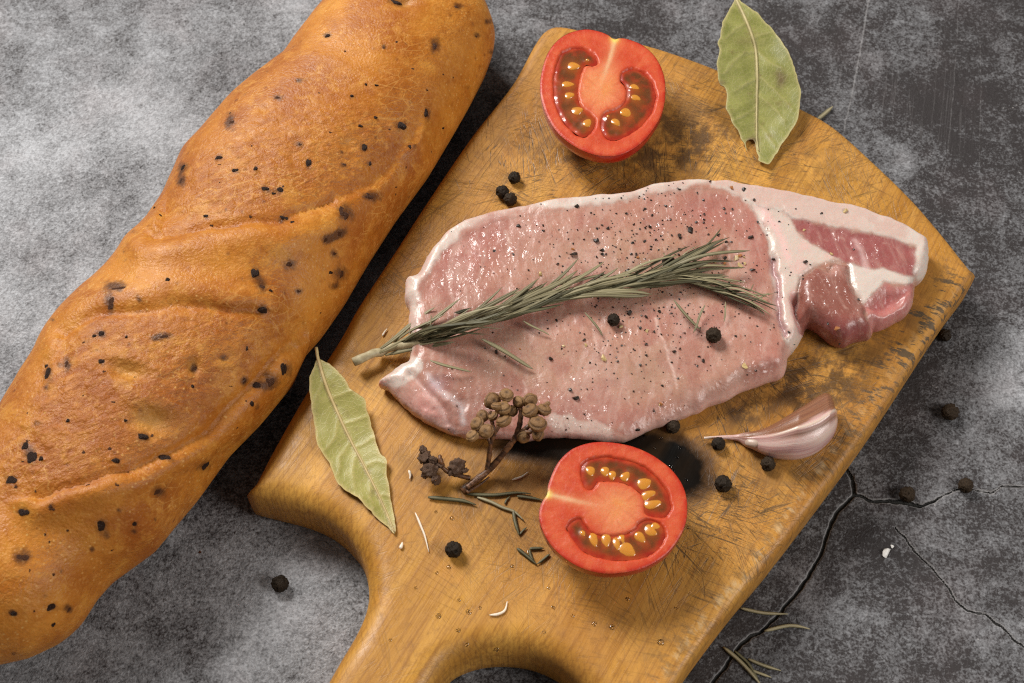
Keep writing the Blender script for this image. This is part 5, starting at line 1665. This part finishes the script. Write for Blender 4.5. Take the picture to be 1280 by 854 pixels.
PMESH = pepper_meshes()
PG = 'whole peppercorns'
CORNS = [  # x, y, radius px, brown, where, label
    (567, 687, 10, 0, 'b', 'black peppercorn alone on the bare board near the handle'),
    (904, 605, 10.5, 0, 'b', 'black peppercorn on the board just right of the lower tomato half'),
    (898, 555, 8.5, 0, 'b', 'black peppercorn tucked under the garlic clove tail'),
    (841, 533, 9, 1, 'b', 'brown peppercorn against the lower edge of the chop'),
    (960, 580, 9, 1, 'b', 'brown peppercorn in front of the garlic clove'),
    (643, 222, 8.5, 0, 'b', 'black peppercorn farthest above the upper left rim of the chop'),
    (628, 240, 9, 0, 'b', 'black peppercorn touching another above the chop rim'),
    (638, 249, 9, 1, 'b', 'dark peppercorn half tucked under the chop upper rim'),
    (350, 730, 10.5, 0, 't', 'black peppercorn on the grey table between the loaf and handle'),
    (1134, 618, 10, 1, 't', 'brown peppercorn on the table lying on the crack'),
    (1207, 607, 9.5, 1, 't', 'brown peppercorn farthest right on the table'),
    (1188, 515, 11, 1, 't', 'dusty brown peppercorn on the table above the cracks'),
    (1181, 419, 8.5, 0, 't', 'black peppercorn in the shade of the board right corner'),
    (767, 400, 8, 0, 'c', 'black peppercorn on the chop just under the rosemary'),
    (892, 419, 9.8, 1, 'c', 'largest peppercorn on the chop, right of centre below the rosemary'),
    (836, 328, 8.5, 0, 'c', 'black peppercorn on the chop half under the rosemary top'),
]
for i, (x, y, r, br, where, lab) in enumerate(CORNS):
    me = PMESH[(i % 4) * 2 + br]
    R = r * 0.000258
    if where == 'c':
        loc, _ = hit(x, y, [CHOP_T])
        z = loc.z
    else:
        z = T if where == 'b' else 0.0
    o = link('peppercorn', me, None)
    o.location = tuple(map(float, P(x, y, z + R * 0.93)))
    o.rotation_euler = (random.uniform(0, 6), random.uniform(0, 6), random.uniform(0, 6))
    o.scale = (R * 0.97, R * 0.97, R * 0.97)
    tag(o, lab, 'peppercorn', PG)

# ================================================================ CRACKED PEPPER ON THE CHOP
def shard(seed):
    rs = np.random.default_rng(seed)
    bm = bmesh.new()
    for p in rs.normal(size=(12, 3)):
        p = p / np.linalg.norm(p) * rs.uniform(0.7, 1.1)
        bm.verts.new(p)
    bmesh.ops.convex_hull(bm, input=bm.verts)
    bm.verts.ensure_lookup_table()
    used = [v for v in bm.verts if v.link_faces]
    idx = {v: i for i, v in enumerate(used)}
    V = np.array([v.co[:] for v in used])
    F = [tuple(idx[v] for v in f.verts) for f in bm.faces]
    bm.free()
    return V, F


def flat_mat(name, c0, c1, rough=0.45):
    g = Mat(name)
    g.set(color=g.mix(g.map(g.noise(3.0, 3), 0.35, 0.65), c0, c1), rough=rough)
    return g.m


FLAKE = flat_mat('pepper_flake', (0.006, 0.005, 0.004), (0.036, 0.022, 0.013), 0.4)
SEEDM = flat_mat('pepper_seed', (0.42, 0.29, 0.11), (0.62, 0.46, 0.22))
RUST = flat_mat('rust_flake', (0.30, 0.10, 0.03), (0.42, 0.17, 0.05))
SH = [shard(i) for i in range(6)]
SHM = {(i, m.name): make_mesh('pepper_flake', SH[i][0], SH[i][1], m, smooth=False) for i in range(6) for m in (FLAKE, SEEDM, RUST)}
FIX = [(717, 318, 7), (721, 258, 4), (745, 302, 6), (753, 318, 4), (752, 313, 4), (864, 288, 7), (849, 295, 5), (850, 312, 3), (812, 284, 4), (806, 261, 3), (746, 322, 3), (786, 338, 4), (697, 330, 3), (648, 283, 4), (905, 261, 3), (939, 297, 5), (941, 338, 5), (907, 323, 4), (908, 303, 3), (880, 268, 3), (832, 258, 3), (783, 267, 3),
       (1007, 328, 5), (1027, 267, 3), (1067, 312, 2), (1073, 375, 3), (1025, 248, 3), (943, 250, 3), (888, 227, 3), (930, 237, 4), (848, 236, 3), (720, 498, 6), (713, 488, 4), (797, 538, 4), (843, 440, 4), (880, 451, 4), (730, 425, 3), (620, 440, 4), (688, 449, 4), (786, 392, 5), (808, 397, 4), (824, 390, 4), (815, 270, 2), (795, 318, 3), (820, 300, 3), (870, 340, 4), (894, 350, 3), (926, 352, 3), (806, 302, 3), (650, 270, 2), (760, 286, 3), (838, 275, 2), (775, 290, 2), (960, 262, 2), (1049, 430, 3), (1035, 405, 3)]
SEEDS = [(755, 448, 6), (931, 458, 5), (776, 409, 4), (675, 343, 4), (721, 346, 3), (874, 333, 5), (920, 323, 5), (925, 332, 5), (931, 330, 3), (1057, 264, 5), (893, 328, 4), (704, 432, 3), (732, 432, 3), (809, 414, 3), (1039, 318, 3), (1005, 288, 3), (930, 322, 3), (826, 506, 3), (690, 380, 2)]
RUSTS = [(915, 235, 4), (924, 320, 4), (1046, 411, 5), (826, 505, 4), (905, 330, 4), (650, 437, 2), (716, 312, 3), (797, 322, 3)]
rsf = random.Random(9)


def scatter(items, mat, name, label, cat, group, flat=0.6):
    for i, (x, y, s) in enumerate(items):
        loc, nor = hit(x, y, [CHOP_T])
        o = link(name, SHM[(i % 6, mat.name)], None)
        k = s * 0.000275 * 0.85
        o.location = loc + Vector((0, 0, k * flat * 0.35))
        o.scale = (k * rsf.uniform(0.8, 1.2), k * rsf.uniform(0.7, 1.1), k * flat)
        o.rotation_euler = (rsf.uniform(-.4, .4), rsf.uniform(-.4, .4), rsf.uniform(0, 6))
        if y < 262 or x > 985:
            reg = 'on the fat or rib end'
        elif y < 402 - (x - 600) * 0.13:
            reg = 'on the pink meat above the rosemary'
        else:
            reg = 'on the pink meat below the rosemary'
        tag(o, label.replace('on the raw chop', reg).replace('stuck to the raw chop', reg), cat, group + ', ' + reg)


scatter(FIX, FLAKE, 'pepper_flake', 'tiny black cracked pepper flake stuck to the raw chop', 'pepper flake', 'black pepper flakes on the chop')
scatter(SEEDS, SEEDM, 'pepper_seed', 'tiny pale yellow pepper seed on the raw chop', 'pepper seed', 'pale pepper seeds on the chop')
scatter(RUSTS, RUST, 'spice_flake', 'tiny rust coloured spice flake on the raw chop', 'spice flake', 'rust spice flakes on the chop')


def dust():
    V, F = [], []
    n = 0
    cnt = 0
    while cnt < 720:
        if rsf.random() < 0.75:
            x, y = rsf.gauss(820, 75), rsf.gauss(345, 70)
        else:
            x, y = rsf.uniform(560, 1000), rsf.uniform(240, 540)
        if not inside(np.array([[x, y]]), CHOP)[0]:
            continue
        loc, nor = hit(x, y, [CHOP_T])
        s = abs(rsf.gauss(0, 0.00017)) + 0.00018
        sv, sf = SH[rsf.randrange(6)]
        R = np.array(Matrix.Rotation(rsf.uniform(0, 6), 3, 'Z'))
        V.append((sv * [1, 1, 0.6]) @ R.T * s + np.array(loc) + [0, 0, s * 0.3])
        F += [tuple(i + n for i in f) for f in sf]
        n += len(sv)
        cnt += 1
    return np.vstack(V), F


dv, df = dust()
o = single('ground_pepper', dv, df, FLAKE, [*P(820, 390, T)[:2], T], 'fine ground black pepper dusted over the chop', 'ground pepper', smooth=False)
o['kind'] = 'stuff'

# ================================================================ SMALL THINGS: droplets, fat shreds, chips
W = Mat('water')
W.set(color=(1, 1, 1), rough=0.02, trans=1.0, ior=1.33)
iv, jf = ico(3)
hv = iv.copy()
hv[:, 2] = np.where(hv[:, 2] < 0, hv[:, 2] * 0.12, hv[:, 2])
DROP = make_mesh('water_droplet', iv, [f for f in jf if min(iv[i][2] for i in f) > -0.12], W.m)
DROPS = [(826, 803, 6), (765, 784, 5), (743, 780, 4.5), (691, 759, 3), (586, 765, 5), (621, 812, 5), (548, 770, 5), (584, 806, 4), (573, 788, 4), (561, 709, 4), (546, 716, 3), (640, 708, 3.5), (686, 735, 3), (692, 760, 3), (785, 749, 4), (660, 690, 3), (845, 760, 3), (680, 790, 3), (574, 750, 3), (488, 800, 3), (520, 735, 3), (860, 660, 3), (850, 560, 3), (838, 583, 4), (846, 572, 3), (826, 548, 3), (858, 600, 3), (818, 560, 2.5), (832, 596, 2.5), (842, 588, 3), (805, 545, 2.5), (565, 648, 4), (545, 640, 3), (600, 760, 3), (716, 770, 3)]
for x, y, s in DROPS:
    o = link('water_droplet', DROP, None)
    loc, nor = hit(x, y, [BOARD_T])
    k = s * 0.000275
    o.location = loc
    o.rotation_euler = nor.to_track_quat('Z', 'Y').to_euler()
    o.scale = (k * 0.62, k * 0.62, k * 0.34)
    reg = 'on the black scorched patch' if (y < 612 and x > 790) else ('on the bare wood near the handle' if x < 640 else 'on the bare wood below the lower tomato')
    tag(o, 'small clear water droplet ' + reg, 'water droplet', 'water droplets ' + reg)

SHRED = Mat('fat_shred')
SHRED.set(color=(0.80, 0.68, 0.54), rough=0.35, sss=0.2, sss_radius=(1, 0.6, 0.4), sss_scale=0.001)


def shred(pts, r, label):
    p = smooth_path(np.array([P(x, y, T + r * 0.9) for x, y in pts]), 12)
    w = np.interp(np.linspace(0, 1, len(p)), [0, .2, .6, 1], [0.4, 1, .8, .3]) * r
    p[:, 2] = T + r
    tv, tf = tube(p, w, 7, 0.8)
    single('fat_shred', tv, tf, SHRED.m, [*p.mean(0)[:2], T], label, 'fat shred', 'shreds of fat on the board')


shred([(519, 641), (523, 650), (527, 660), (531, 670), (536, 690)], 0.00040, 'long white string of fat below the tip of the yellow bay leaf')
shred([(612, 769), (622, 768), (631, 763), (634, 752)], 0.00045, 'curved white shred of fat on the board above the handle arch')
shred([(511, 588), (513, 594), (512, 599)], 0.0005, 'short white shred of fat beside the yellow bay leaf')
shred([(500, 686), (502, 682), (503, 678)], 0.0006, 'stubby pale shred of fat left of the long string')
shred([(478, 420), (481, 415), (484, 411)], 0.0004, 'pale sliver of fat on the board left of the chop rim')
shred([(640, 600), (652, 596), (660, 590)], 0.0004, 'pale sliver of fat near the lower tomato stem')


def chip(x, y, s, z, label, seed):
    sv, sf = SH[seed % 6]
    g = flat_mat('white_chip', (0.70, 0.68, 0.64), (0.80, 0.78, 0.74)) if 'white_chip' not in bpy.data.materials else bpy.data.materials['white_chip']
    o = link('white_chip', make_mesh('white_chip', sv, sf, g), None)
    k = s * 0.00027
    o.location = tuple(map(float, P(x, y, z + k * 0.25)))
    o.scale = (k * 1.2, k * 0.8, k * 0.4)
    o.rotation_euler = (0, 0, seed)
    tag(o, label, 'crumb', 'white chips')


chip(1108, 691, 7, 0, 'white chip on the dark table between the two cracks', 1)
chip(1115, 683, 3, 0, 'tiny white chip beside the larger one on the table', 2)
chip(947, 702, 4, 0.013, 'white chip stuck on the worn board side edge', 3)
